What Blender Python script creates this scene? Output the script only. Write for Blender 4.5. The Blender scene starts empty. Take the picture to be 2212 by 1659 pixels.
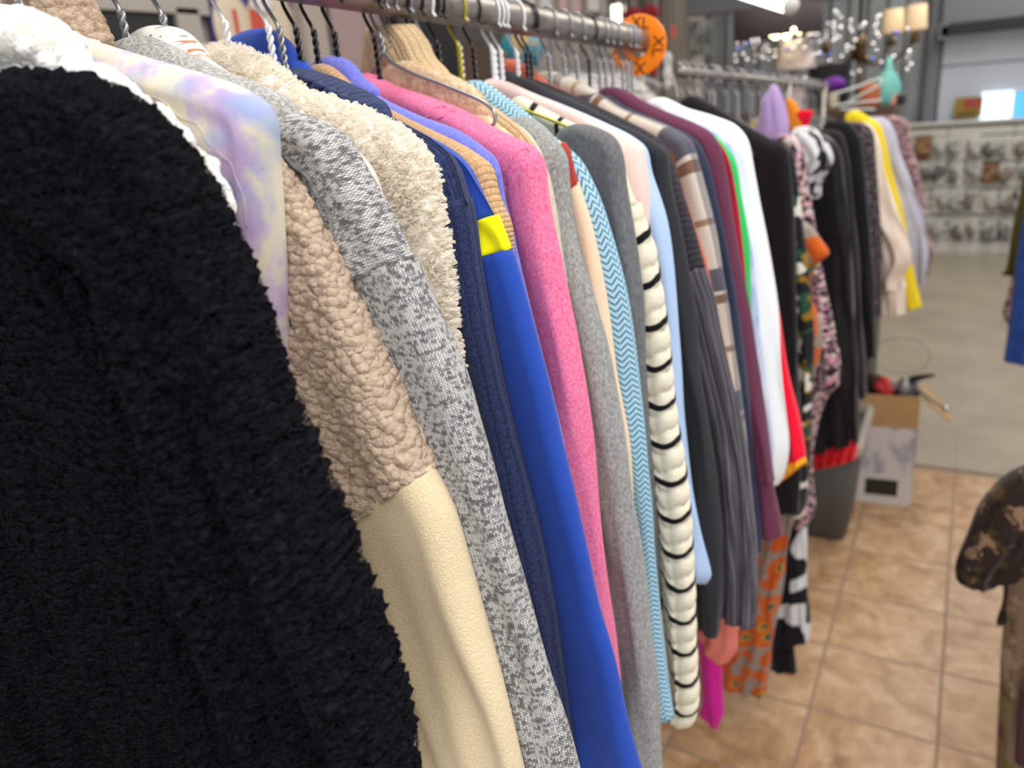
import bpy, bmesh, math, random
import numpy as np
from mathutils import Vector, Matrix

# ------------------------------------------------------------------ camera, world, lights, exposure
SC = bpy.context.scene
COL = SC.collection
W, H, F = 2212.0, 1659.0, 1694.0
CZ = 1.62                                     # camera height above the floor
R = np.array([[0.871, -0.097, 0.482], [0.485, 0.333, -0.809], [-0.082, 0.938, 0.336]])
u_, s_, v_ = np.linalg.svd(R); R = u_ @ v_
cam_d = bpy.data.cameras.new('camera'); cam = bpy.data.objects.new('camera', cam_d); COL.objects.link(cam)
cam_d.sensor_width = 36.0; cam_d.lens = F / W * 36.0
cam_d.clip_start = 0.02; cam_d.clip_end = 60
mw = Matrix(R.tolist()).to_4x4(); mw.translation = (0, 0, CZ); cam.matrix_world = mw
cam_d.dof.use_dof = True; cam_d.dof.focus_distance = 0.50; cam_d.dof.aperture_fstop = 6.0
SC.camera = cam
SC.view_settings.view_transform = 'Standard'; SC.view_settings.look = 'None'
SC.view_settings.gamma = 1.0; SC.view_settings.use_curve_mapping = False
SC.view_settings.exposure = 0.0
world = bpy.data.worlds.new('world'); SC.world = world; world.use_nodes = True
wb = world.node_tree.nodes['Background']; wb.inputs[0].default_value = (0.93, 0.96, 1.0, 1); wb.inputs[1].default_value = 0.85


def area(name, loc, size, power, color, rot=(0, 0, 0)):
    d = bpy.data.lights.new(name, 'AREA'); d.shape = 'RECTANGLE'; d.size, d.size_y = size
    d.energy = power; d.color = color
    o = bpy.data.objects.new(name, d); COL.objects.link(o); o.location = loc; o.rotation_euler = rot
    return o


# the shop's ceiling lamps: long fluorescent fixtures over the aisles, plus one added fill
area('aisle_and_fill_light', (0.75, 0.9, 3.3), (0.5, 2.4), 46, (1.0, 0.97, 0.92))
area('aisle_and_fill_light', (0.55, -1.1, 2.9), (0.6, 2.4), 32, (1.0, 0.97, 0.93), (math.radians(38), 0, 0))  # added fill, tilted from behind the camera to brighten the shaded sleeves
area('aisle_and_fill_light', (0.3, 4.2, 3.3), (0.5, 2.4), 62, (1.0, 0.95, 0.87))
area('aisle_and_fill_light', (-1.1, 1.6, 3.3), (0.5, 2.4), 29, (1.0, 0.97, 0.92))
area('aisle_and_fill_light', (0.4, 6.9, 3.3), (0.5, 2.0), 50, (1.0, 0.97, 0.92))


# ------------------------------------------------------------------ pixel rays to points of the room
def ray(px, py):
    return R @ np.array([px - W / 2, -(py - H / 2), -F])


def on_y(px, py, y):
    r = ray(px, py); p = r * (y / r[1]); return np.array([p[0], p[1], p[2] + CZ])


def on_x(px, py, x):
    r = ray(px, py); p = r * (x / r[0]); return np.array([p[0], p[1], p[2] + CZ])


# ------------------------------------------------------------------ material helper
def lin(h):
    if not isinstance(h, str): return (*h[:3], 1.0)
    h = h.lstrip('#'); c = [int(h[i:i + 2], 16) / 255 for i in (0, 2, 4)]
    return tuple(x / 12.92 if x <= 0.04045 else ((x + 0.055) / 1.055) ** 2.4 for x in c) + (1.0,)


class NT:
    def __init__(s, name, rough=0.9, sheen=0.0, spec=0.2, metal=0.0):
        s.m = bpy.data.materials.new(name); s.m.use_nodes = True
        s.t = s.m.node_tree; s.b = s.t.nodes['Principled BSDF']; s.o = s.t.nodes['Material Output']
        s.b.inputs['Roughness'].default_value = rough; s.b.inputs['Metallic'].default_value = metal
        s.b.inputs['Specular IOR Level'].default_value = spec
        if sheen: s.b.inputs['Sheen Weight'].default_value = sheen; s.b.inputs['Sheen Roughness'].default_value = 0.5
        s._uv = s._ob = None

    def put(s, sock, v):
        if isinstance(v, bpy.types.NodeSocket): s.t.links.new(v, sock)
        elif v is not None:
            if isinstance(v, str): v = lin(v)
            sock.default_value = v

    def n(s, typ, **kw):
        nd = s.t.nodes.new(typ)
        for k, v in kw.items(): setattr(nd, k, v)
        return nd

    def uv(s):
        if s._uv is None: s._uv = s.n('ShaderNodeTexCoord')
        return s._uv.outputs['UV']

    def ob(s):
        if s._uv is None: s._uv = s.n('ShaderNodeTexCoord')
        return s._uv.outputs['Object']

    def geo(s): return s.n('ShaderNodeNewGeometry').outputs['Position']

    def sep(s, v):
        nd = s.n('ShaderNodeSeparateXYZ'); s.put(nd.inputs[0], v); return nd.outputs

    def comb(s, x, y, z=0.0):
        nd = s.n('ShaderNodeCombineXYZ')
        for i, q in enumerate((x, y, z)): s.put(nd.inputs[i], q)
        return nd.outputs[0]

    def ma(s, op, a, b=None, c=None):
        nd = s.n('ShaderNodeMath', operation=op)
        s.put(nd.inputs[0], a)
        if b is not None: s.put(nd.inputs[1], b)
        if c is not None: s.put(nd.inputs[2], c)
        return nd.outputs[0]

    def vscale(s, v, sc):
        nd = s.n('ShaderNodeVectorMath', operation='MULTIPLY'); s.put(nd.inputs[0], v); nd.inputs[1].default_value = sc
        return nd.outputs[0]

    def vadd(s, a, b):
        nd = s.n('ShaderNodeVectorMath', operation='ADD'); s.put(nd.inputs[0], a); s.put(nd.inputs[1], b)
        return nd.outputs[0]

    def noise(s, v, scale, detail=2.0, rough=0.5, dist=0.0, color=False):
        nd = s.n('ShaderNodeTexNoise'); s.put(nd.inputs['Vector'], v)
        nd.inputs['Scale'].default_value = scale; nd.inputs['Detail'].default_value = detail
        nd.inputs['Roughness'].default_value = rough; nd.inputs['Distortion'].default_value = dist
        return nd.outputs['Color' if color else 'Fac']

    def voro(s, v, scale, feature='F1', rnd=1.0, out='Distance', smooth=0.3):
        nd = s.n('ShaderNodeTexVoronoi', feature=feature); s.put(nd.inputs['Vector'], v)
        nd.inputs['Scale'].default_value = scale; nd.inputs['Randomness'].default_value = rnd
        if feature == 'SMOOTH_F1': nd.inputs['Smoothness'].default_value = smooth
        return nd.outputs[out]

    def white(s, v):
        nd = s.n('ShaderNodeTexWhiteNoise', noise_dimensions='3D'); s.put(nd.inputs['Vector'], v); return nd.outputs['Value']

    def ramp(s, f, stops, interp='LINEAR'):
        nd = s.n('ShaderNodeValToRGB'); cr = nd.color_ramp; cr.interpolation = interp
        while len(cr.elements) < len(stops): cr.elements.new(0.5)
        for e, (p, c) in zip(cr.elements, stops):
            e.position = p; e.color = lin(c) if isinstance(c, str) else ((c, c, c, 1) if isinstance(c, (int, float)) else c)
        s.put(nd.inputs[0], f); return nd.outputs[0]

    def mix(s, f, a, b, mode='MIX'):
        nd = s.n('ShaderNodeMix', data_type='RGBA', blend_type=mode)
        s.put(nd.inputs[0], f); s.put(nd.inputs[6], a); s.put(nd.inputs[7], b); return nd.outputs[2]

    def step(s, v, a, b):
        nd = s.n('ShaderNodeMapRange'); s.put(nd.inputs[0], v); nd.inputs[1].default_value = a; nd.inputs[2].default_value = b
        return nd.outputs[0]

    def color(s, c): s.put(s.b.inputs['Base Color'], c); return s

    def bump(s, h, strength=0.5, dist=0.001):
        nd = s.n('ShaderNodeBump'); nd.inputs['Strength'].default_value = strength; nd.inputs['Distance'].default_value = dist
        s.put(nd.inputs['Height'], h); s.put(s.b.inputs['Normal'], nd.outputs[0]); return s

    def disp(s, h, scale, mid=0.5):
        nd = s.n('ShaderNodeDisplacement'); nd.inputs['Scale'].default_value = scale; nd.inputs['Midlevel'].default_value = mid
        s.put(nd.inputs['Height'], h); s.t.links.new(nd.outputs[0], s.o.inputs['Displacement'])
        s.m.displacement_method = 'BOTH'; return s


M = {}


def plain(key, name, col, rough=0.6, metal=0.0, spec=0.4, var=0.0, sc=40):
    n = NT(name, rough, spec=spec, metal=metal)
    if var:
        f = n.noise(n.ob(), sc, 3); c = np.array(lin(col)[:3])
        n.color(n.ramp(f, [(0.3, (*(c * (1 - var)), 1)), (0.7, (*np.minimum(c * (1 + var), 1), 1))]))
    else: n.color(col)
    M[key] = n.m; return n


def cloth(key, name, c1, c2=None, grain=900, mott=0.5, twill=0, strength=0.35, sheen=0.12, rough=0.92, stretch=(1, 1, 0.4)):
    """woven or jersey cloth: heathered colour from c1 to c2, fine thread relief, an optional twill line."""
    n = NT(name, rough, sheen, 0.15)
    g = n.noise(n.vscale(n.ob(), stretch), grain, 3, 0.6)
    if c2: n.color(n.ramp(g, [(0.5 - 0.28 * mott - .02, c1), (0.5 + 0.28 * mott, c2)]))
    else: n.color(c1)
    h = g
    if twill:
        o = n.sep(n.uv()); w = n.ma('SINE', n.ma('MULTIPLY', n.ma('ADD', o[0], n.ma('MULTIPLY', o[1], 0.8)), 6.283 * twill))
        h = n.ma('ADD', g, n.ma('MULTIPLY', w, 0.3))
    n.bump(h, strength, 0.0006); M[key] = n.m; return n


def rib(key, name, c1, c2, pitch, along=True, depth=0.001, sharp=1.0, grain=700, rowp=0.0018):
    n = NT(name, 0.95, 0.1, 0.1); o = n.sep(n.uv())
    wob = n.ma('MULTIPLY', n.noise(n.uv(), 25, 1), pitch * 0.8)
    a = n.ma('ADD', o[0] if along else o[1], wob); b = o[1] if along else o[0]
    w = n.ma('ABSOLUTE', n.ma('SINE', n.ma('MULTIPLY', a, 3.14159 / pitch)))
    w = n.ma('POWER', w, 0.6 * sharp)
    la = n.ma('PINGPONG', a, pitch / 4)
    r = n.ma('ABSOLUTE', n.ma('SINE', n.ma('MULTIPLY', n.ma('ADD', b, la), 3.14159 / rowp)))
    g = n.noise(n.vscale(n.uv(), (1, 0.5, 1)), grain, 3, 0.65)
    n.color(n.ramp(g, [(0.36, c1), (0.66, c2)]))
    h = n.ma('ADD', n.ma('MULTIPLY', w, 1.0), n.ma('MULTIPLY', r, 0.25))
    n.bump(n.ma('ADD', h, n.ma('MULTIPLY', g, 0.3)), 0.85, depth); M[key] = n.m; return n


def marl(key, name, light, dark, swap):
    n = NT(name, 0.92, 0.1, 0.15); o = n.sep(n.uv()); a, b = (o[1], o[0]) if swap else (o[0], o[1])
    p, q = 0.0017, 0.0020
    a = n.ma('ADD', a, n.ma('MULTIPLY', n.noise(n.ob(), 18, 1), 0.006))
    cu = n.ma('DIVIDE', a, p); lu = n.ma('ABSOLUTE', n.ma('SUBTRACT', n.ma('FRACT', cu), 0.5))
    rr = n.ma('ADD', n.ma('DIVIDE', b, q), n.ma('MULTIPLY', lu, 2.2))
    idv = n.comb(n.ma('FLOOR', cu), n.ma('FLOOR', rr), 0.0)
    wn = n.white(idv)
    big = n.noise(n.vscale(n.ob(), (150, 150, 420)), 1.0, 2, 0.6)
    k = n.ma('ADD', n.ma('MULTIPLY', wn, 0.42), n.ma('MULTIPLY', big, 1.15))
    tone = n.ma('MULTIPLY', n.step(k, 0.68, 0.98), 0.8)
    rowf = n.ma('FRACT', rr)
    gap = n.ma('MAXIMUM', n.step(n.ma('ABSOLUTE', n.ma('SUBTRACT', rowf, 0.5)), 0.26, 0.44), n.step(lu, 0.42, 0.5))
    base = n.mix(tone, light, dark)
    n.color(n.mix(n.ma('MULTIPLY', gap, 0.9), base, '#333438'))
    n.bump(n.ma('SUBTRACT', 1.0, gap), 0.8, 0.0006); M[key] = n.m; return n


def nubs(key, name, c1, c2, size, depth, fleck=None, str_=(1, 1, 1), warp=0.002, rough=0.97, fine_=0.35, sheen=0.1):
    """curly pile: rounded nubs as real relief."""
    n = NT(name, rough, sheen, 0.03); ob = n.ob()
    w = n.vadd(n.noise(ob, 140, 2, color=True), (-.5, -.5, -.5))
    v = n.vscale(n.vadd(n.vscale(ob, str_), n.vscale(w, (warp, warp, warp))), (1, 1, 1))
    d = n.voro(v, 1.0 / size, 'F1', 1.0)
    fine = n.noise(v, 2.6 / size, 3, 0.6)
    h = n.ma('SUBTRACT', 1.0, n.ma('POWER', n.ma('MULTIPLY', d, 1.15), 2.0))
    h = n.ma('ADD', h, n.ma('MULTIPLY', n.ma('SUBTRACT', fine, 0.5), fine_))
    c = n.ramp(fine, [(0.3, c1), (0.7, c2)])
    if fleck:
        fl = n.noise(n.vadd(ob, n.vscale(n.noise(ob, 300, 2, color=True), (0.004, 0.004, 0.004))), 420, 1)
        fl = n.step(n.ma('ABSOLUTE', n.ma('SUBTRACT', fl, 0.5)), 0.010, 0.0)
        msk = n.step(n.noise(ob, 130, 2), 0.5, 0.62)
        c = n.mix(n.ma('MULTIPLY', n.ma('MULTIPLY', fl, msk), 0.7), c, fleck)
    n.color(c); n.disp(h, depth, 0.6); M[key] = n.m; return n


# ------------------------------------------------------------------ cloth materials
nubs('black_sherpa', 'black sherpa pile', '#070708', '#222328', 0.0078, 0.0085, str_=(1, 1, 1.7), warp=0.006, fine_=.7, sheen=0.0)
nubs('white_boucle', 'white boucle pile', '#e9e7e2', '#fbfaf6', 0.0085, 0.006, warp=0.006)
nubs('tan_teddy', 'tan teddy pile', '#b39c87', '#cdb9a5', 0.0060, 0.0038, fleck='#2a201a', str_=(1, 1, 1.25), warp=0.003)
nubs('cream_fluff', 'long cream pile backing', '#f1eadc', '#f8f2e6', 0.011, 0.006, warp=0.01)
nubs('beige_fleece', 'beige fleece pile', '#d6bb97', '#e4cdb0', 0.009, 0.0026, warp=0.006)
nubs('gravel_fluff', 'cream pile', '#e6dfcd', '#f4eee0', 0.008, 0.003, warp=0.01)


def m_tiedye():
    n = NT('pastel tie-dye jersey', 0.9, 0.15, 0.15); uv = n.uv(); v = n.vscale(n.ob(), (1, 1, .8))
    a = n.noise(v, 34, 4, 0.55, 0.5); b = n.noise(n.vadd(v, n.comb(3.7, 1.3, .6)), 27, 2, 0.55, 0.3)
    sp = n.ma('MULTIPLY', n.ma('SUBTRACT', n.noise(n.ob(), 1600, 2, 0.7), 0.5), 0.14)
    a = n.ma('ADD', a, sp); b = n.ma('ADD', b, sp)
    c = n.ramp(a, [(0.36, '#b9a2cc'), (0.44, '#c8b4cf'), (0.485, '#d0c6c9'), (0.53, '#dad3bd'), (0.70, '#e0dac6')])
    c = n.mix(n.ma('MULTIPLY', n.step(b, 0.51, 0.65), 0.85), c, '#90a4cc')
    n.color(c); o = n.sep(uv)
    w = n.ma('SINE', n.ma('MULTIPLY', n.ma('ADD', o[1], n.ma('MULTIPLY', o[0], 0.35)), 6.283 / 0.0007))
    n.bump(w, 0.12, 0.0003); M['tiedye'] = n.m


m_tiedye()


def m_fleece():
    n = NT('cream microfleece', 0.97, 0.25, 0.08); uv = n.uv()
    v = n.vadd(uv, n.vscale(n.noise(uv, 140, 3, color=True), (0.006, 0.006, 0)))
    d = n.voro(v, 430, 'DISTANCE_TO_EDGE'); h = n.step(d, 0.0, 0.16)
    f = n.noise(uv, 900, 3, 0.7)
    n.color(n.ramp(f, [(0.3, '#d8c49d'), (0.7, '#e8d8b6')]))
    n.bump(n.ma('ADD', h, n.ma('MULTIPLY', f, 0.6)), 0.4, 0.0009); M['cream_fleece'] = n.m


m_fleece()
cloth('grey_felt', 'grey wool felt', '#6e6f6f', '#bfbfba', 430, 0.62, strength=0.7, sheen=0.3, stretch=(1, 1, 1))
marl('marl_yoke', 'black and white marl knit, sideways', '#e4e4e2', '#3e3f43', True)
marl('marl_sleeve', 'black and white marl knit', '#e4e4e2', '#3e3f43', False)
cloth('floral_white', 'white brushed cotton', '#eeebe2')
cloth('satin', 'pinkish white satin lining', '#d9cdc6', rough=0.45, strength=0.1)
rib('navy_rib', 'navy ribbed knit', '#212a4c', '#3a4672', 0.0075, depth=0.0022, sharp=0.9)
rib('navy_fine', 'navy plain knit', '#212a4c', '#3a4672', 0.0032, depth=0.0012)
cloth('royal', 'royal blue twill jersey', '#2243a0', '#2a50b4', 1300, 0.9, twill=1150, strength=0.15)
cloth('band_yellow', 'bright yellow jersey', '#efe500', '#fbf31a', 1300, 0.9, twill=1150, strength=0.15)
rib('tan_rib', 'tan chunky knit', '#b98f64', '#dbb68c', 0.0026, along=False, depth=0.0012, rowp=0.0026)
rib('tan_collar', 'tan ribbed collar', '#b98f64', '#dbb68c', 0.005, depth=0.0016)
cloth('peri', 'periwinkle fleece', '#5c62c4', '#7f88e2', 420, 0.9, strength=0.8, sheen=0.25)
cloth('pink', 'pink heathered sweatshirt jersey', '#d8487f', '#ef95b5', 520, 0.85, strength=0.5, stretch=(1, 1, .75))
cloth('greymarl', 'mid grey heathered jersey', '#646766', '#b2b5b3', 560, 0.8, strength=0.5, stretch=(1, 1, .45))
cloth('lightknit', 'light grey rib knit', '#bdb4a4', '#d9d1c2', 420, 0.9, strength=0.8)
cloth('creamknit', 'cream fine knit', '#dcc5a6', '#e9d6bb', 700, 0.9)
rib('redknit', 'brick red knit', '#a8382f', '#c95048', 0.003, depth=0.001)
rib('turtle', 'camel chunky rib knit', '#c2a377', '#e0c79f', 0.0075, depth=0.0026, sharp=0.8, rowp=0.003)


def m_herring():
    n = NT('pale blue herringbone knit', 0.93, 0.1, 0.1); o = n.sep(n.uv())
    p, q = 0.0105, 0.0056
    tri = n.ma('PINGPONG', o[0], p / 2)
    r = n.ma('DIVIDE', n.ma('ADD', o[1], n.ma('MULTIPLY', tri, 1.0)), q)
    f = n.ma('ABSOLUTE', n.ma('SUBTRACT', n.ma('FRACT', r), 0.5))
    t = n.step(f, 0.30, 0.42)
    br = n.step(n.ma('ABSOLUTE', n.ma('SUBTRACT', n.ma('FRACT', n.ma('DIVIDE', o[0], p / 2)), 0.5)), 0.40, 0.48)
    g = n.noise(n.uv(), 900, 2)
    n.color(n.mix(n.ma('MULTIPLY', t, n.ma('SUBTRACT', 1.0, n.ma('MULTIPLY', br, 0.6))), n.ramp(g, [(0.3, '#8fbdd6'), (0.7, '#b4dcee')]), '#45687a'))
    n.bump(n.ma('SUBTRACT', 1.0, t), 0.8, 0.0015); M['herring'] = n.m


m_herring()
cloth('charcoal', 'charcoal wool knit', '#515356', '#7b7d80', 420, 0.9, strength=0.5)


def m_stripe():
    n = NT('cream knit with black stripes in scallops', 0.95, 0.1, 0.1); o = n.sep(n.uv())
    P_ = 0.041
    droop = n.ma('MULTIPLY', n.ma('POWER', n.ma('ABSOLUTE', n.ma('SUBTRACT', o[0], 0.013)), 2.0), 24.0)
    v = n.ma('ADD', o[1], droop)
    v = n.ma('ADD', v, n.ma('MULTIPLY', n.noise(n.uv(), 30, 1), 0.006))
    f = n.ma('FRACT', n.ma('DIVIDE', v, P_))
    t = n.ma('MULTIPLY', n.step(f, 0.77, 0.79), n.step(f, 0.96, 0.94))
    g = n.noise(n.vscale(n.uv(), (1, .3, 1)), 900, 2)
    n.color(n.mix(t, n.ramp(g, [(0.3, '#d6cdb4'), (0.7, '#eae4d2')]), '#141416'))
    w = n.ma('SINE', n.ma('MULTIPLY', o[0], 6.283 / 0.0022))
    n.bump(n.ma('ADD', g, n.ma('MULTIPLY', w, 0.4)), 0.5, 0.0007); M['stripe'] = n.m


m_stripe()
cloth('palepink', 'pale pink brushed jersey', '#e3c3bd', '#f1d9d4', 300, 0.9)
cloth('ltblue', 'light blue jersey', '#a4bfe8', '#b5cff2', 900, 0.8)
cloth('blackjersey', 'black jersey', '#222428', '#2f3136', 800, 0.8)
rib('blackrib', 'black ribbed knit yoke', '#2b2a2e', '#403e44', 0.007, along=False, depth=0.003)


def m_cord():
    n = NT('charcoal plisse with fine pale lines', 0.7, 0.1, 0.3); o = n.sep(n.uv())
    wob = n.ma('MULTIPLY', n.noise(n.vscale(n.uv(), (1, .3, 1)), 20, 2), 0.012)
    a = n.ma('ADD', o[0], wob); w = n.ma('ABSOLUTE', n.ma('SINE', n.ma('MULTIPLY', a, 3.1416 / 0.0062)))
    n.color(n.mix(n.step(w, 0.22, 0.05), n.ramp(n.noise(n.vscale(n.uv(), (1, .15, 1)), 90, 2), [(0.35, '#2f2e34'), (0.7, '#55525c')]), '#7d7a86'))
    n.bump(w, 0.7, 0.0015); M['cord'] = n.m


m_cord()
cloth('rust', 'rust terracotta jersey', '#b4543f', '#c76750', 700, 0.8, twill=300)


def m_plaid():
    n = NT('cream plaid flannel', 0.95, 0.2, 0.1); o = n.sep(n.uv())
    f = n.ma('FRACT', n.ma('DIVIDE', n.ma('ADD', o[1], 0.02), 0.155)); g = n.ma('FRACT', n.ma('DIVIDE', n.ma('ADD', o[0], 0.06), 0.11))
    c = n.ramp(n.noise(n.uv(), 600, 2), [(0.35, '#bdb3a6'), (0.65, '#d5cdc1')])
    c = n.mix(n.ma('MULTIPLY', n.ma('COMPARE', f, 0.30, 0.09), 0.9), c, '#3c4052')
    c = n.mix(n.ma('MULTIPLY', n.ma('COMPARE', f, 0.45, 0.035), 0.9), c, '#6d4a35')
    c = n.mix(n.ma('MULTIPLY', n.ma('COMPARE', f, 0.85, 0.025), 0.9), c, '#8a6a4c')
    c = n.mix(n.ma('MULTIPLY', n.ma('COMPARE', g, 0.5, 0.08), 0.6), c, '#4a4d5c')
    c = n.mix(n.ma('MULTIPLY', n.ma('COMPARE', g, 0.8, 0.03), 0.7), c, '#9a6a45')
    n.color(c); n.bump(n.noise(n.uv(), 700, 3), 0.5, 0.0006); M['plaid'] = n.m


m_plaid()
cloth('navy2', 'dark navy jersey', '#232a3c', '#2e3750', 700, 0.8)
cloth('maroon', 'maroon jersey', '#5a2b40', '#6b3650', 900, 0.8)
cloth('crimson', 'crimson jersey', '#9a1d35', '#ad2740', 900, 0.8)
cloth('green', 'bright green jersey', '#22b455', '#2cc463', 900, 0.8)
cloth('blueprint', 'white cotton with loose blue print', '#6f92d8', '#e6e8f0', 45, 0.7)
cloth('white', 'white jersey', '#e6ecef', '#eff4f6', 900, 0.8)
cloth('red', 'bright red jersey', '#e30b2e', '#ee1236', 900, 0.8)
cloth('orangehem', 'orange yellow hem binding', '#f2a20a', '#f8b01c', 900, 0.8)
cloth('blackcloth', 'black suiting', '#0e0e12', '#17171c', 900, 0.8)
cloth('blacksatin', 'black satin', '#0b0b0f', '#1e1d20', 60, 0.9, rough=0.45, strength=0.1)
cloth('darkbrown', 'dark brown jersey', '#1d1a19', '#2a2524', 300, 0.9)
cloth('magenta', 'magenta fleece', '#b1107c', '#c91c90', 500, 0.9)
cloth('lavender', 'lavender fleece', '#a389bd', '#b9a0cf', 300, 0.8)
cloth('lavgrey', 'pale lavender cotton', '#a7a9c0', '#c0c1d4', 40, 0.9)
cloth('creamsatin', 'cream crepe', '#d9c6b4', '#e9d9c9', 60, 0.9, rough=0.6)
cloth('yellow', 'yellow cotton', '#dcc116', '#ecd22a', 60, 0.9)
cloth('palecloth', 'pale grey cotton', '#b3aaa6', '#cfc8c4', 60, 0.9)
cloth('olive', 'dark olive cotton', '#3d3d12', '#55551c', 60, 0.9)
cloth('denim', 'saturated blue cotton', '#1b3677', '#2a4c98', 60, 0.9)


def m_print(key, name, ground, spots, scale, thr, detail=2):
    n = NT(name, 0.85, 0.1, 0.2); v = n.vadd(n.uv(), n.vscale(n.noise(n.uv(), scale * 1.5, 2, color=True), (0.5 / scale, 0.5 / scale, 0)))
    c = ground if isinstance(ground, str) else n.ramp(n.noise(n.uv(), 300, 2), [(0.4, ground[0]), (0.6, ground[1])])
    for i, s in enumerate(spots):
        f = n.noise(n.vadd(v, n.comb(i * 2.7 + .3, i * 1.9)), scale, detail, 0.6)
        c = n.mix(n.step(f, thr, thr + 0.02), c, s)
    n.color(c); n.bump(n.noise(n.uv(), 600, 2), 0.3, 0.0006); M[key] = n.m


m_print('leafprint', 'black cotton with green and cream leaf print', '#14191a', ['#1f4a34', '#8a6a1c', '#d9d5c8'], 22, 0.57, 1)
m_print('pinklace', 'black and pink speckled lace', '#221a20', ['#6e5560', '#c48a9e', '#c9b8b4'], 85, 0.53, 3)
m_print('ruffleprint', 'white ruffles with black spots', '#cfd0d2', ['#1b1c20'], 45, 0.55, 1)
m_print('leopard', 'grey and black leopard print', '#6b6062', ['#1a1719'], 110, 0.47, 2)
m_print('pinkfoliage', 'dusty pink small print', '#8f7276', ['#c19a96', '#5c4a4c'], 55, 0.55, 2)
m_print('camo', 'brown woodland camouflage cotton', '#2a1f1a', ['#46391f', '#171112', '#8d745a'], 26, 0.57, 4)
m_print('camolight', 'tan woodland camouflage cotton', '#7e6a55', ['#58442f', '#6a6a35', '#9d8a78'], 17, 0.58, 4)


def m_daisy():
    n = NT('daisy print viscose', 0.85, 0.1, 0.2)
    v = n.vadd(n.uv(), n.vscale(n.noise(n.uv(), 160, 2, color=True), (0.006, 0.006, 0)))
    d = n.voro(v, 17, rnd=0.6); g = n.noise(n.uv(), 330, 2)
    gr = n.ramp(g, [(0.42, '#5f4536'), (0.50, '#8c7f75'), (0.58, '#b4aca2')])
    c = n.mix(n.step(d, 0.60, 0.53), gr, '#c2591a')
    c = n.mix(n.step(d, 0.30, 0.26), c, '#b98a2a'); c = n.mix(n.step(d, 0.22, 0.19), c, '#3f5e55')
    n.color(c); M['daisy'] = n.m


m_daisy()


def m_swirl():
    n = NT('navy cloth with large white shapes', 0.8, 0.1, 0.2)
    f = n.noise(n.uv(), 7.5, 0.5, 0.4, 0.8); c = n.mix(n.step(f, 0.50, 0.508), '#14161f', '#d5d8da')
    n.color(c); M['swirl'] = n.m


m_swirl()
# hard materials
plain('wire_white', 'white plastic-coated wire', '#e2e2e4', 0.3, spec=0.5)
plain('wire_black', 'black plastic-coated wire', '#101012', 0.28, spec=0.5)
plain('wire_silver', 'dull silver wire', '#9a9ca0', 0.35, metal=0.7)
plain('wire_yellow', 'yellow brass wire', '#b3a42a', 0.4, metal=0.4)
plain('velvet_black', 'black flocked hanger', '#15151a', 0.6)
n = NT('worn steel tube', 0.42, metal=0.75, spec=0.5)
n.color(n.ramp(n.noise(n.vscale(n.ob(), (1, 0.4, 1)), 55, 5, 0.7), [(0.3, '#6d665f'), (0.55, '#98918a'), (0.68, '#8b7a6b'), (0.74, '#b46a3c')]))
n.bump(n.noise(n.ob(), 160, 3), 0.25, 0.0006); M['steel'] = n.m
plain('chrome', 'chrome', '#b9bbbf', 0.2, metal=1.0)
plain('disc', 'orange plastic', '#ff8a0c', 0.4, spec=0.4)
plain('ink', 'black ink', '#1c1408', 0.6)


# ------------------------------------------------------------------ object helpers
def tag(o, label=None, cat=None, group=None, kind=None):
    if label: o['label'] = label
    if cat: o['category'] = cat
    if group: o['group'] = group
    if kind: o['kind'] = kind
    return o


def empty(name, loc, rz=0.0, **kw):
    o = bpy.data.objects.new(name, None); COL.objects.link(o); o.location = loc; o.rotation_euler = (0, 0, rz)
    o.empty_display_size = 0.05
    return tag(o, **kw)


def link(name, me, parent=None, mats=()):  # one object
    o = bpy.data.objects.new(name, me); COL.objects.link(o)
    for m in mats: me.materials.append(M[m] if isinstance(m, str) else m)
    if parent is not None: o.parent = parent
    return o


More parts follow.
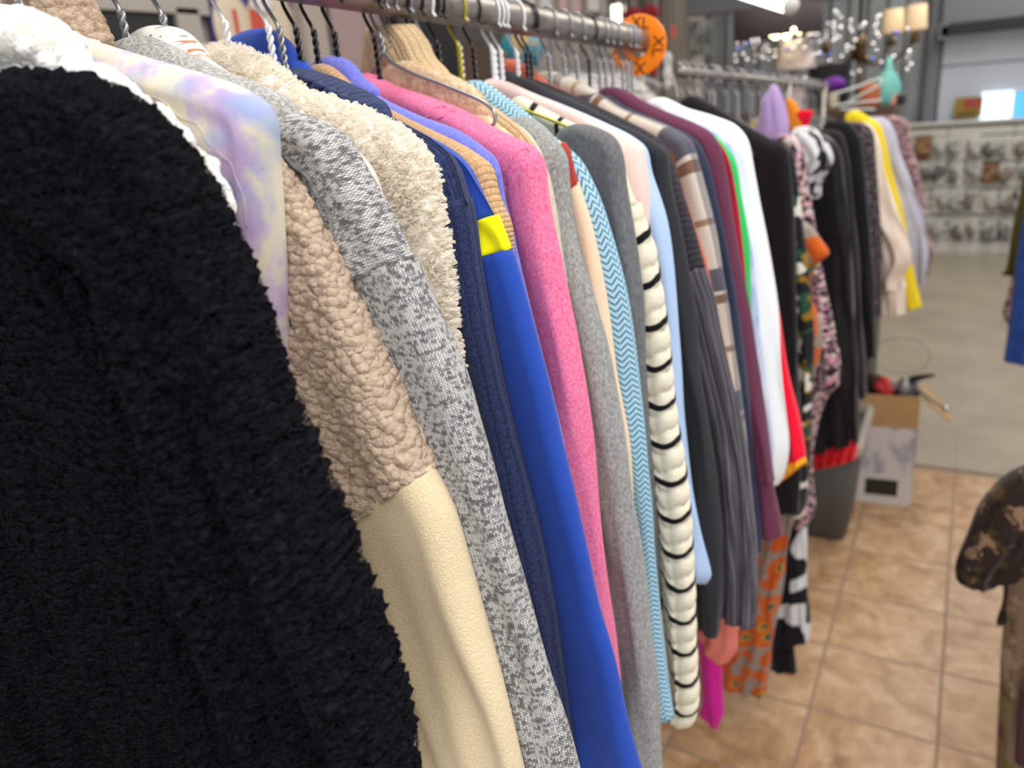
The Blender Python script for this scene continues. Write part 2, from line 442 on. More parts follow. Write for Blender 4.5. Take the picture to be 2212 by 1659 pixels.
def grid(name, V, UV, mat, parent=None, wrap=True, caps=True, smooth=True):
    """V (ns, nt, 3) rings; UV (ns, nt+1, 2)."""
    ns, nt = V.shape[:2]; me = bpy.data.meshes.new(name)
    i = np.arange(ns - 1)[:, None]; j = np.arange(nt if wrap else nt - 1)[None, :]; j2 = (j + 1) % nt
    f = np.stack(np.broadcast_arrays(i * nt + j, i * nt + j2, (i + 1) * nt + j2, (i + 1) * nt + j), -1).reshape(-1, 4)
    uvj = np.stack(np.broadcast_arrays(i + 0 * j, i + 0 * j, i + 1 + 0 * j, i + 1 + 0 * j), -1).reshape(-1, 4), np.stack(np.broadcast_arrays(j + 0 * i, j + 1 + 0 * i, j + 1 + 0 * i, j + 0 * i), -1).reshape(-1, 4)
    luv = UV[uvj[0], uvj[1]].reshape(-1, 2)
    p = V.reshape(-1, 3); fc = p[f]; nr = np.cross(fc[:, 2] - fc[:, 0], fc[:, 3] - fc[:, 1])
    rc = np.repeat(V.mean(1), (nt if wrap else nt - 1), 0)[:len(f)]
    flip = np.sum(nr * (fc.mean(1) - rc)) < 0
    nf = len(f); tot = nf * 4
    me.vertices.add(ns * nt); me.vertices.foreach_set('co', p.reshape(-1).astype(np.float32))
    extra = [list(range(nt))[::-1], [(ns - 1) * nt + k for k in range(nt)]] if caps and wrap else []
    if flip: f = f[:, ::-1]; luv = luv.reshape(nf, 4, 2)[:, ::-1].reshape(-1, 2); extra = [q[::-1] for q in extra]
    loops = np.concatenate([f.reshape(-1)] + [np.array(e) for e in extra])
    me.loops.add(len(loops)); me.loops.foreach_set('vertex_index', loops.astype(np.int32))
    starts = list(range(0, tot, 4)); s = tot
    for e in extra: starts.append(s); s += len(e)
    me.polygons.add(len(starts)); me.polygons.foreach_set('loop_start', np.array(starts, np.int32))
    me.polygons.foreach_set('use_smooth', np.ones(len(starts), bool) if smooth else np.zeros(len(starts), bool))
    ul = me.uv_layers.new(name='UVMap'); a = np.zeros((len(loops), 2), np.float32)
    a[:tot] = luv; ul.data.foreach_set('uv', a.reshape(-1))
    me.update(calc_edges=True); me.validate()
    return link(name, me, parent, [mat])


def spline(pts, n=None, step=None):
    p = np.asarray(pts, float)
    if len(p) == 2: dense = p[0] + (p[1] - p[0]) * np.linspace(0, 1, 50)[:, None]
    else:
        a = np.vstack([2 * p[0] - p[1], p, 2 * p[-1] - p[-2]]); out = []
        for k in range(1, len(a) - 2):
            p0, p1, p2, p3 = a[k - 1:k + 3]
            t0 = 0; t1 = t0 + max(np.linalg.norm(p1 - p0), 1e-6) ** .5; t2 = t1 + max(np.linalg.norm(p2 - p1), 1e-6) ** .5; t3 = t2 + max(np.linalg.norm(p3 - p2), 1e-6) ** .5
            t = np.linspace(t1, t2, 16, endpoint=False)[:, None]
            A1 = (t1 - t) / (t1 - t0) * p0 + (t - t0) / (t1 - t0) * p1; A2 = (t2 - t) / (t2 - t1) * p1 + (t - t1) / (t2 - t1) * p2
            A3 = (t3 - t) / (t3 - t2) * p2 + (t - t2) / (t3 - t2) * p3
            B1 = (t2 - t) / (t2 - t0) * A1 + (t - t0) / (t2 - t0) * A2; B2 = (t3 - t) / (t3 - t1) * A2 + (t - t1) / (t3 - t1) * A3
            out.append((t2 - t) / (t2 - t1) * B1 + (t - t1) / (t2 - t1) * B2)
        dense = np.vstack(out + [p[-1:]])
    L = np.concatenate([[0], np.cumsum(np.linalg.norm(np.diff(dense, axis=0), axis=1))])
    if n is None: n = max(8, int(L[-1] / step) + 1)
    s = np.linspace(0, L[-1], n)
    return np.stack([np.interp(s, L, dense[:, k]) for k in range(dense.shape[1])], 1)


def smooth1(a, k):
    if k < 2: return a
    pad = np.concatenate([np.repeat(a[:1], k, 0), a, np.repeat(a[-1:], k, 0)]); ker = np.hanning(2 * k + 1); ker /= ker.sum()
    return np.stack([np.convolve(pad[:, c], ker, 'valid') for c in range(a.shape[1])], 1)


def flat_tube(name, Pc, Qc, b, mat, parent, mirror=False, nf=14, fold=(0.004, 0.05), seed=0, ruffle=None, puff=0.35, hem=True, uvoff=(0, 0)):
    """a flattened cloth tube between an outer edge Pc and an inner edge Qc (both (n,2) in the garment's own plane), half thickness b."""
    n = len(Pc); rg = np.random.default_rng(seed)
    C = (Pc + Qc) / 2; d = Pc - Qc; Ln = np.linalg.norm(d, axis=1); e = d / Ln[:, None]; L = Ln / 2
    bb = np.minimum(b if np.ndim(b) else np.full(n, b), L * 0.9)
    # parameter runs inner edge -> back -> outer edge -> front -> inner edge
    na = 8
    th_in1 = np.linspace(math.pi, math.pi / 2, 4, endpoint=False); th_out = np.linspace(math.pi / 2, -math.pi / 2, 2 * na + 1)
    th_in2 = np.linspace(-math.pi / 2, -math.pi, 5)[1:-1]
    nb = max(3, nf // 2)
    X, Y, A = [], [], []
    xs_b = np.linspace(-1, 1, nb + 2)[1:-1]; xs_f = np.linspace(1, -1, nf + 2)[1:-1]
    cols = [('i', t) for t in th_in1] + [('b', x) for x in xs_b] + [('o', t) for t in th_out] + [('f', x) for x in xs_f] + [('i', t) for t in th_in2]
    nt = len(cols); off = np.zeros((n, nt)); yy = np.zeros((n, nt))
    for k, (kind, q) in enumerate(cols):
        flat = L - bb
        if kind == 'i': off[:, k] = -flat + bb * math.cos(q); yy[:, k] = bb * math.sin(q)
        elif kind == 'o': off[:, k] = flat + bb * math.cos(q); yy[:, k] = bb * math.sin(q)
        else:
            off[:, k] = q * flat; yy[:, k] = (1 if kind == 'b' else -1) * bb * (1 + puff * (1 - q * q) * 0.5)
    du = np.hypot(np.diff(off, axis=1, append=off[:, :1]), np.diff(yy, axis=1, append=yy[:, :1]))
    cu = np.concatenate([np.zeros((n, 1)), np.cumsum(du, axis=1)], 1)
    ko = 4 + nb + na
    U = cu - cu[:, ko:ko + 1]
    v = np.concatenate([[0], np.cumsum(np.linalg.norm(np.diff(0.65 * Pc + 0.35 * Qc, axis=0), axis=1))])
    Vv = np.repeat(v[:, None], nt + 1, 1)
    amp, lam = fold
    ph = rg.uniform(0, 6.28, 4); um = U[:, :nt]
    wob = np.sin(um / lam * 6.28 + ph[0] + 1.2 * np.sin(v[:, None] / 0.31 * 6.28 + ph[1])) + 0.5 * np.sin(um / (lam * .47) * 6.28 + ph[2] + v[:, None] * 9)
    grow = np.clip(v / max(v[-1], 1e-6) * 1.6, 0.15, 1)[:, None]
    yy = yy + amp * wob * grow
    if ruffle:
        per, ra = ruffle
        dro = 24.0 * np.minimum(np.abs(um - 0.013), .04) ** 2
        f = np.mod((v[:, None] + dro) / per + 0.18 * np.sin(um * 190), 1.0)
        prof = np.sqrt(np.clip(1 - (2 * f - 1) ** 2, 0, 1)) - 0.6
        off = off + ra * prof * np.clip(off / L[:, None], -1, 1); yy = yy + ra * prof * np.sign(yy)
    if hem:                                           # turn the last rings inward so that the cuff is open
        C = np.vstack([C, C[-1:], C[-3:-2]]); e = np.vstack([e, e[-1:], e[-1:]])
        off = np.vstack([off, off[-1:] * .9, off[-1:] * .85]); yy = np.vstack([yy, yy[-1:] * .55, yy[-1:] * .5])
        U = np.vstack([U, U[-1:], U[-1:]]); Vv = np.vstack([Vv, Vv[-1:] + .004, Vv[-1:] + .02])
    t = C[:, None, 0] + e[:, None, 0] * off; z = C[:, None, 1] + e[:, None, 1] * off
    if mirror:
        V = np.stack([-t, yy, z], -1)[:, ::-1]; U = -U[:, ::-1]
    else: V = np.stack([t, yy, z], -1)
    UV = np.stack([U + uvoff[0], Vv + uvoff[1]], -1)
    return grid(name, V, UV, mat, parent)


def pillow(name, pts, b, mat, parent, n=72, rings=9, y0=0.0, wob=0.0, seed=0):
    """a rounded cloth lump from an outline (closed, in the garment plane)."""
    p = spline(np.vstack([pts, pts[:1]]), n + 1)[:-1]; c = p.mean(0)
    rg = np.random.default_rng(seed); ph = rg.uniform(0, 6.28, 3)
    V, UV = [], []
    prof = [(math.sin(a), math.cos(a)) for a in np.linspace(-math.pi / 2, math.pi / 2, 2 * rings + 1)]
    for sy, cr in prof:
        k = max(cr, 0.02) ** 0.55; q = c + (p - c) * k
        yb = y0 + b * sy + wob * np.sin(q[:, 0] / 0.03 * 6.28 + ph[0]) * cr
        V.append(np.stack([q[:, 0], yb, q[:, 1]], 1)); uv = np.vstack([q, q[:1]]) ; UV.append(uv)
    return grid(name, np.array(V), np.array(UV), mat, parent)


def tube(pts, r, nseg=8):
    """round wire along 3-D points -> (V, UV)"""
    p = np.asarray(pts, float); n = len(p); rr = np.full(n, r) if np.ndim(r) == 0 else np.asarray(r)
    T = np.gradient(p, axis=0); T /= np.linalg.norm(T, axis=1)[:, None] + 1e-12
    up = np.array([0, 1.0, 0]) if abs(T[0] @ np.array([0, 1.0, 0])) < 0.9 else np.array([1.0, 0, 0])
    N = np.zeros_like(p); prev = up
    for i in range(n):
        q = prev - T[i] * (prev @ T[i]); q /= np.linalg.norm(q) + 1e-12; N[i] = q; prev = q
    B = np.cross(T, N); a = np.linspace(0, 2 * math.pi, nseg, endpoint=False)
    V = p[:, None] + rr[:, None, None] * (np.cos(a)[None, :, None] * N[:, None] + np.sin(a)[None, :, None] * B[:, None])
    UV = np.stack(np.meshgrid(np.linspace(0, 1, nseg + 1), np.linspace(0, 1, n)), -1)
    return V, UV


def wire(name, pts, r, mat, parent=None, nseg=8):
    V, UV = tube(pts, r, nseg); return grid(name, V, UV, mat, parent)


def join_grids(name, parts, mat, parent=None):
    """several wires that are one piece (the two strands of a twist)"""
    vs, fs, k = [], [], 0
    for V in parts:
        ns, nt = V.shape[:2]
        for i in range(ns - 1):
            for j in range(nt): fs.append((k + i * nt + j, k + (i + 1) * nt + j, k + (i + 1) * nt + (j + 1) % nt, k + i * nt + (j + 1) % nt))
        fs.append(tuple(k + j for j in range(nt))); fs.append(tuple(k + (ns - 1) * nt + j for j in range(nt))[::-1])
        vs.append(V.reshape(-1, 3)); k += ns * nt
    me = bpy.data.meshes.new(name); me.from_pydata(np.vstack(vs).tolist(), [], fs); me.polygons.foreach_set('use_smooth', [True] * len(fs)); me.update()
    return link(name, me, parent, [mat])


def fur(o, count, kids, length, clump=0.3, rough1=0.004, r=0.0004, brown=0.004, seed=1, mat=1, norm=None, seg=4):
    md = o.modifiers.new('pile', 'PARTICLE_SYSTEM'); ps = md.particle_system; s = ps.settings
    s.type = 'HAIR'; s.use_advanced_hair = True; s.count = count; s.hair_step = seg; s.render_step = 3; s.display_step = 2
    s.hair_length = length; s.normal_factor = length / 4 if norm is None else norm; s.brownian_factor = brown; s.object_align_factor[2] = -0.0
    s.child_type = 'INTERPOLATED'; s.rendered_child_count = kids; s.child_percent = 1
    s.clump_factor = clump; s.clump_shape = 0.2; s.roughness_1 = rough1; s.roughness_1_size = 0.01; s.roughness_endpoint = rough1; s.roughness_2 = rough1 * 0.5
    s.root_radius = 1.0; s.tip_radius = 0.35; s.radius_scale = r; s.material = mat; ps.seed = seed
    return s


# ------------------------------------------------------------------ the rack's steel arm
HX = -0.50                                         # the arm runs along y at x = HX
def rail_z(y): return CZ + 0.098 - 0.038 * (y - 0.875)


def swing(y): return float(np.clip(0.1 + (y - 0.288) * 1.2, 0.02, 0.42))   # clothes farther back swing out more on their hooks


ALLG = []


class Garment:
    """a piece of clothing on a hook; its own plane: t outward from the hook, z up."""
    def __init__(s, name, label, ytip, group=None, cat=None, hx=HX):
        k = swing(ytip); s.al = math.atan(k); s.hy = ytip + k * (-0.29 - hx); s.hx = hx
        s.ex = np.array([math.cos(s.al), -math.sin(s.al), 0]); s.en = np.array([math.sin(s.al), math.cos(s.al), 0])
        s.o = empty(name, (hx, s.hy, 0), -s.al, label=label, cat=cat or name.split('_')[-1], group=group)
        s.h = np.array([hx, s.hy, 0.0]); s.seed = int(ytip * 1000) + len(label); s.label = label; ALLG.append(s)

    def pt(s, px, py):
        r = ray(px, py); o = np.array([0, 0, CZ]); k = ((s.h - o) @ s.en) / (r @ s.en); p = o + r * k
        return np.array([(p - s.h) @ s.ex, p[2]])

    def pts(s, L): return np.array([s.pt(*q) for q in L])

    def sleeve(s, P, mat, b=0.012, w=(0.15, 0.13, 0.10), Q=None, step=0.006, nf=14, name='sleeve', mirror=True, extra=0.0, **kw):
        Pl = spline(s.pts(P), step=step); n = len(Pl)
        if Q is not None: Ql = spline(s.pts(Q), n)
        else:
            T = smooth1(np.gradient(Pl, axis=0), max(2, int(0.07 / step))); T /= np.linalg.norm(T, axis=1)[:, None]
            N = np.stack([T[:, 1], -T[:, 0]], 1)               # inward, to the body side
            f = np.linspace(0, 1, n); ww = np.interp(f, [0, .35, 1], w)
            Ql = smooth1(Pl + N * ww[:, None], max(2, int(0.02 / step)))
        e = Pl - Ql; e /= np.linalg.norm(e, axis=1)[:, None]
        c = np.array([0, 0, CZ]) - s.h; cl = np.array([c @ s.ex, c @ s.en, CZ])
        wv = np.stack([Pl[:, 0] - cl[0], np.full(n, -cl[1]), Pl[:, 1] - cl[2]], 1)
        we = wv[:, 0] * e[:, 0] + wv[:, 2] * e[:, 1]; cs = np.abs(wv[:, 1]) / np.hypot(wv[:, 1], we)
        dl = np.minimum(b * (1 / cs - 1), 1.4 * b) + extra       # the rounded edge stands out past the plane by this much
        Pl = Pl - e * dl[:, None]
        o = flat_tube(name, Pl, Ql, b, mat, s.o, nf=nf, seed=s.seed, **kw)
        if mirror:
            st = max(1, int(0.012 / step)); ok = (Pl[:, 0] > 0.02) & (Ql[:, 0] > 0); Pl, Ql = Pl[ok], Ql[ok]
            if len(Pl[::st]) > 3: flat_tube(name, Pl[::st], Ql[::st], b, mat, s.o, mirror=True, nf=8, seed=s.seed + 5, **kw)
        return o

    def body(s, top, hem, mat, hw=(0.17, 0.2, 0.22), b=0.007, name='body', cx=0.0, fold=(0.004, 0.09), nf=20, y0=0.0):
        z = np.linspace(top, hem, 50); f = np.linspace(0, 1, 50); h = np.interp(f, [0, .3, 1], hw)
        P = np.stack([cx + h, z], 1); Q = np.stack([cx - h, z], 1)
        bb = np.interp(f, [0, .08, 1], [b * .35, b, b * 1.1])
        o = flat_tube(name, P, Q, bb, mat, s.o, nf=nf, fold=fold, seed=s.seed + 9)
        if y0: o.location.y = y0
        return o

    def seam(s, o, L, r=0.0011, mat=None, b=0.014, name='seam'):
        """a raised stitch line lying on the front of the part o"""
        co = np.empty(len(o.data.vertices) * 3, np.float32); o.data.vertices.foreach_get('co', co); co = co.reshape(-1, 3)
        cc = np.array([0, 0, CZ]) - s.h; cl = np.array([cc @ s.ex, cc @ s.en, CZ]); out = []
        fr = co[co[:, 1] < -0.002]
        for px, py in spline(np.array(L, float), 26):
            p = s.pt(px, py); p3 = np.array([p[0], 0, p[1]]); k = 1 + b / cl[1] if abs(cl[1]) > 1e-6 else 1
            q = p3 + (cl - p3) * (b / abs(cl[1]))
            j = np.argmin((fr[:, 0] - q[0]) ** 2 + (fr[:, 2] - q[2]) ** 2); out.append(fr[j] - np.array([0, r * .15, 0]))
        out = smooth1(np.array(out, float), 2)
        return wire(name, out, r, mat or o.data.materials[0], s.o)

    def lump(s, P, mat, b=0.02, name='collar', **kw): return pillow(name, s.pts(P), b, mat, s.o, seed=s.seed + 3, **kw)


HC = {'white': 'white', 'black': 'black', 'silver': 'silver', 'yellow': 'yellow'}


def hanger(y, color, label, hx=HX, az=None, span=0.19, drop=0.085, lift=0.0, group='wire hangers on the steel arm', zr=None, rz=-0.2, name='wire_hanger'):
    zr = rail_z(y) if zr is None else zr
    o = empty(name, (hx, y, zr), rz, label=label, cat='hanger', group=group); m = 'wire_' + color; r = 0.0016
    g = 0.0186 + r
    a = np.radians(np.linspace(215, -35, 26))
    hook = [(0, 0, -0.042), (-0.002, 0, -0.036), (-0.010, 0, -0.026), (-0.016, 0, -0.017)] + [(g * math.cos(t), 0, g * math.sin(t)) for t in a] + [(0.021, 0, -0.016)]
    wire('hook', spline(hook, 46), r, m, o)
    zz = np.linspace(-0.038, -0.099 + lift, 44); ph = (zz + 0.036) / 0.014 * 6.283; q = 0.0015
    st = []
    for k in (0, math.pi):
        pts = np.stack([q * np.cos(ph + k), q * np.sin(ph + k), zz], 1); st.append(tube(pts, r * 0.95, 7)[0])
    join_grids('twisted_neck', st, m, o)
    tri = [(0, 0, -0.096), (0.012, 0, -0.106), (0.04, 0, -0.117), (span * .6, 0, -0.10 - drop * .62), (span * .97, 0, -0.10 - drop), (span, 0, -0.107 - drop), (span * .97, 0, -0.114 - drop), (0, 0, -0.114 - drop),
           (-span * .97, 0, -0.114 - drop), (-span, 0, -0.107 - drop), (-span * .97, 0, -0.10 - drop), (-span * .6, 0, -0.10 - drop * .62), (-0.04, 0, -0.117), (-0.012, 0, -0.106), (0, 0, -0.096)]
    wire('shoulder_frame', spline(np.array(tri) + [0, 0, lift], 110), r, m, o)
    return o

# ------------------------------------------------------------------ clothes on the arm, front to back
ARM = 'clothes hanging on the steel arm'
MULTI = {}
def two(g_o, mat):                                   # second slot: the pile strands
    g_o.data.materials.append(M[mat])


def pile_mat(key, name, c, rough=0.8):
    n = NT(name, rough, spec=0.15); n.color(c); M[key] = n.m
    if key in ('pile_cream', 'pile_white'):             # thin pale strands let light through
        tr = n.n('ShaderNodeBsdfTranslucent'); tr.inputs[0].default_value = lin(c); mx = n.n('ShaderNodeMixShader'); mx.inputs[0].default_value = 0.36
        n.t.links.new(n.b.outputs[0], mx.inputs[1]); n.t.links.new(tr.outputs[0], mx.inputs[2]); n.t.links.new(mx.outputs[0], n.o.inputs['Surface'])
pile_mat('pile_black', 'black pile strands', '#18181c'); pile_mat('pile_cream', 'cream pile strands', '#fbf5ea'); pile_mat('pile_tan', 'tan pile strands', '#cbb398')
pile_mat('pile_white', 'white pile strands', '#f4f2ec'); pile_mat('pile_beige', 'beige pile strands', '#e0c6a4')

# black sherpa jacket
g = Garment('sherpa_jacket', 'black sherpa pile jacket, nearest of all, filling the lower left corner', 0.215, ARM, 'jacket'); JB = g
P = [(-30, 112), (60, 112), (130, 118), (200, 135), (265, 172), (325, 237), (380, 312), (408, 355), (476, 490), (553, 648), (607, 792), (690, 975), (760, 1130), (814, 1280), (866, 1440), (914, 1659), (936, 1790)]
Q = [(-60, 330), (60, 470), (180, 560), (290, 640), (325, 700), (338, 760), (352, 870), (368, 990), (392, 1162), (426, 1394), (449, 1625), (468, 1790)]
o = g.sleeve(P, 'black_sherpa', 0.022, Q=Q, extra=0.003, step=0.0018, nf=90, fold=(0.0065, 0.055), puff=0.7, mirror=False); two(o, 'pile_black')
fur(o, 14000, 8, 0.0013, clump=0.85, rough1=0.0006, r=0.0003, brown=0.0002, mat=2)
Pm = spline(g.pts(P), 60); Qm = spline(g.pts(Q), 60); ok = (Pm[:, 0] > 0.02) & (Qm[:, 0] > 0); flat_tube('sleeve', Pm[ok], Qm[ok], 0.022, 'black_sherpa', g.o, mirror=True)
o = g.body(CZ + 0.02, CZ - 0.62, 'black_sherpa', (0.12, 0.185, 0.20), 0.014, nf=130, fold=(0.007, 0.075), y0=-0.004); two(o, 'pile_black')
fur(o, 8000, 6, 0.0012, clump=0.85, rough1=0.0006, r=0.0003, brown=0.0002, mat=2, seed=3)

# white boucle
g = Garment('boucle_jacket', 'white bobbly boucle jacket just behind the black sherpa jacket', 0.250, ARM, 'jacket')
o = g.sleeve([(40, 25), (100, 62), (200, 125), (320, 212), (440, 325), (478, 396), (498, 468), (508, 535), (524, 620), (580, 800), (690, 1100), (790, 1450), (830, 1700)], 'white_boucle', 0.012, step=0.003, nf=40)
o = g.lump([(-50, 60), (-20, 24), (25, 18), (65, 34), (105, 66), (140, 106), (100, 135), (20, 130), (-40, 120)], 'white_boucle', 0.02, n=160, rings=24); two(o, 'pile_white')
fur(o, 2500, 5, 0.001, clump=0.5, rough1=0.001, r=0.0003, brown=0.0003, mat=2)
g.body(CZ - 0.04, CZ - 0.55, 'white_boucle')

# tie-dye
g = Garment('tie_dye_sweatshirt', 'pastel lilac, blue and cream tie-dye sweatshirt', 0.288, ARM, 'sweatshirt')
o_td = g.sleeve([(40, 35), (110, 60), (200, 87), (330, 128), (440, 160), (520, 184), (562, 205), (588, 236), (602, 300), (610, 400), (618, 560), (627, 740), (634, 822)], 'tiedye', 0.014, w=(.16, .12, .10), fold=(0.0016, 0.03), puff=.5, hem=False)
g.sleeve([(634, 818), (637, 880), (640, 980), (630, 1060)], 'tiedye', 0.0135, w=(.10, .10, .09), name='cuff', uvoff=(.3, .1))
# armhole seam: a raised double line of cloth over the shoulder
g.seam(o_td, [(300, 205), (352, 228), (410, 262), (460, 310), (498, 365), (520, 420), (528, 500)], .0006)
g.body(CZ - 0.05, CZ - 0.6, 'tiedye')
g.lump([(60, 60), (85, 40), (120, 58), (160, 78), (200, 92), (180, 125), (100, 110)], 'tiedye', 0.012)

# tan teddy with cream fleece sleeve
g = Garment('teddy_jacket', 'tan curly teddy jacket with smooth cream fleece lower sleeve', 0.312, ARM, 'jacket')
o = g.sleeve([(190, 95), (400, 180), (540, 270), (600, 330), (640, 378), (700, 480), (760, 610), (830, 760), (890, 900), (938, 1003)], 'tan_teddy', 0.016, Q=[(200, 180), (420, 330), (480, 500), (500, 700), (540, 860), (590, 1000), (640, 1130), (700, 1195)], step=0.0013, nf=105, hem=False, fold=(0.002, .06)); two(o, 'pile_tan')
fur(o, 5000, 2, 0.0006, clump=0.2, rough1=0.001, r=0.00012, brown=0.0003, mat=2)
g.sleeve([(934, 998), (960, 1045), (985, 1100), (1020, 1220), (1060, 1350), (1110, 1500), (1150, 1659), (1180, 1790)], 'cream_fleece', 0.0145, Q=[(690, 1190), (720, 1290), (760, 1400), (800, 1540), (830, 1659), (850, 1790)], step=0.005, nf=30, name='lower_sleeve', fold=(0.004, .06))
o = g.lump([(45, 100), (50, 20), (70, -30), (110, -50), (150, -20), (172, 20), (192, 62), (207, 95), (190, 125), (110, 130)], 'tan_teddy', 0.022, name='collar', n=170, rings=26); two(o, 'pile_tan')
fur(o, 3000, 4, 0.0012, clump=0.4, rough1=0.001, r=0.0002, brown=0.0004, mat=2)
g.body(CZ - 0.06, CZ - 0.6, 'cream_fleece')

# marl knit coat with felt yoke
g = Garment('marl_knit_coat', 'grey felt shouldered coat with black and white marl knit sleeves', 0.342, ARM, 'coat')
g.sleeve([(238, 96), (262, 72), (300, 60), (360, 82), (450, 125), (540, 160), (610, 187), (645, 211), (661, 236)], 'grey_felt', 0.017, Q=[(215, 190), (300, 260), (400, 310), (500, 330), (570, 305), (602, 268)], name='felt_yoke', fold=(.001, .06), step=.004)
o_my = g.sleeve([(585, 222), (640, 226), (700, 247), (748, 281), (800, 366), (850, 447), (885, 517), (907, 562)], 'marl_yoke', 0.0135, Q=[(480, 330), (550, 420), (590, 500), (640, 560), (690, 600), (715, 618)], name='shoulder', hem=False, fold=(.003, .05), step=.004)
g.sleeve([(903, 556), (930, 622), (975, 718), (1010, 800), (1045, 915), (1075, 1008), (1100, 1098), (1130, 1198), (1165, 1318), (1200, 1448), (1235, 1568), (1257, 1659), (1285, 1780)], 'marl_sleeve', 0.0132, Q=[(716, 610), (790, 800), (840, 1000), (890, 1200), (940, 1450), (985, 1659), (1015, 1780)], fold=(.0025, .05))
g.seam(o_my, [(608, 318), (640, 350), (680, 395), (715, 455), (735, 515), (745, 585)], .0016)
g.body(CZ - 0.07, CZ - 0.62, 'marl_sleeve')

# white print
g = Garment('print_blouse', 'white collared top with a small print behind the grey felt collar', 0.368, ARM, 'top')
def m_floral():
    n = NT('white cotton with orange and green print', 0.95, 0.3, 0.1); v = n.uv()
    d = n.noise(v, 95, 1, .5, 1.2); a = n.step(n.ma('ABSOLUTE', n.ma('SUBTRACT', d, .52)), .03, .02); e = n.step(n.noise(v, 30, 1), .46, .49)
    c = n.mix(n.ma('MULTIPLY', a, e), '#efece4', '#e2825e'); c = n.mix(n.step(n.noise(n.vadd(v, n.comb(3.1, 1.2)), 130, 1), .66, .68), c, '#5f9a78'); n.color(c); M['floralp'] = n.m
m_floral()
g.lump([(285, 100), (305, 70), (325, 57), (347, 54), (378, 62), (408, 88), (428, 112), (440, 140), (370, 150), (300, 130)], 'floralp', 0.016)
g.sleeve([(430, 112), (500, 160), (620, 228), (720, 290), (755, 318), (785, 350), (804, 385), (818, 430), (824, 500), (840, 620), (890, 800)], 'satin', 0.006, w=(.12, .1, .08))
g.body(CZ - 0.08, CZ - 0.55, 'satin', b=.006)

# cream long-pile
g = Garment('fluffy_jacket', 'cream long-pile fluffy fleece jacket', 0.412, ARM, 'jacket')
P = [(438, 112), (470, 103), (520, 112), (570, 132), (606, 158), (636, 188), (720, 220), (800, 250), (850, 270), (896, 306), (928, 355), (945, 420), (958, 480), (972, 560), (980, 650), (987, 740), (993, 800), (1000, 900), (1010, 1000), (1020, 1150)]
o = g.sleeve(P, 'cream_fluff', 0.015, step=0.004, nf=40, fold=(.003, .05), w=(.15, .13, .1)); two(o, 'pile_cream')
fur(o, 10000, 12, 0.0050, clump=0.85, rough1=0.0010, r=0.0006, brown=0.0008, mat=2)
g.body(CZ - 0.08, CZ - 0.55, 'gravel_fluff')

# navy
g = Garment('rib_cardigan', 'navy blue ribbed knit cardigan with thick folded collar', 0.447, ARM, 'cardigan')
g.sleeve([(790, 228), (830, 246), (870, 264), (940, 296), (980, 326), (1003, 372), (1016, 410), (1024, 432)], 'navy_fine', 0.013, w=(.12, .11, .1), name='shoulder', hem=False)
g.sleeve([(1020, 424), (1030, 470), (1042, 560), (1063, 680), (1092, 820), (1125, 960), (1160, 1100), (1190, 1250), (1215, 1400), (1240, 1560), (1252, 1660), (1262, 1760)], 'navy_rib', 0.0135, w=(.13, .12, .10), fold=(.002, .05))
g.lump([(610, 185), (628, 150), (680, 156), (740, 180), (790, 206), (826, 232), (836, 262), (800, 280), (720, 260), (650, 235)], 'navy_rib', 0.018)
# rolled ridges of the folded rib collar
for x, y in [(652, 158), (678, 162), (704, 170), (730, 182), (756, 195), (782, 208), (806, 224)]:
    q = spline(g.pts([(x + 3, y - 3), (x - 4, y + 22), (x - 2, y + 48)]), 12); wire('collar_ridge', np.stack([q[:, 0], [-0.0165] * 12, q[:, 1]], 1), 0.0036, 'navy_fine', g.o, 10)
g.body(CZ - 0.08, CZ - 0.6, 'navy_rib', b=.009)

# royal blue with yellow band
g = Garment('zip_jersey', 'royal blue jersey top with one bright yellow sleeve band', 0.472, ARM, 'top')
g.lump([(480, 110), (505, 80), (540, 64), (580, 62), (612, 82), (640, 116), (668, 150), (700, 175), (660, 200), (560, 180), (490, 150)], 'royal', 0.013)
g.sleeve([(640, 140), (800, 225), (930, 285), (983, 314), (1018, 346), (1048, 400), (1079, 462)], 'royal', 0.0095, w=(.14, .12, .11), Q=[(620, 240), (760, 330), (860, 400), (940, 450), (985, 490), (1000, 498)], name='shoulder', hem=False)
g.sleeve([(1078, 460), (1092, 495), (1108, 537)], 'band_yellow', 0.0097, Q=[(1000, 497), (1012, 530), (1024, 562)], name='sleeve_band', hem=False, step=.003)
g.sleeve([(1107, 535), (1130, 610), (1160, 720), (1190, 830), (1215, 940), (1245, 1060), (1275, 1190), (1300, 1310), (1335, 1430), (1365, 1560), (1392, 1659), (1418, 1760)], 'royal', 0.0097, Q=[(1024, 560), (1050, 700), (1080, 900), (1120, 1100), (1160, 1350), (1200, 1659), (1215, 1760)], fold=(.0012, .09))
g.body(CZ - 0.09, CZ - 0.6, 'royal', b=.006)

# tan knit
g = Garment('knit_sweater', 'tan chunky knit sweater showing as a sliver beside the royal blue top', 0.489, ARM, 'sweater')
g.lump([(655, 170), (668, 146), (700, 138), (730, 158), (760, 188), (790, 212), (760, 235), (700, 220)], 'tan_collar', 0.009)
g.sleeve([(740, 178), (850, 238), (950, 288), (1010, 318), (1052, 350), (1067, 400), (1083, 440), (1100, 480), (1106, 530), (1108, 600), (1130, 700), (1170, 850), (1205, 1000), (1260, 1300)], 'tan_rib', 0.009, w=(.13, .12, .09))
g.body(CZ - 0.09, CZ - 0.55, 'tan_rib', b=.008)

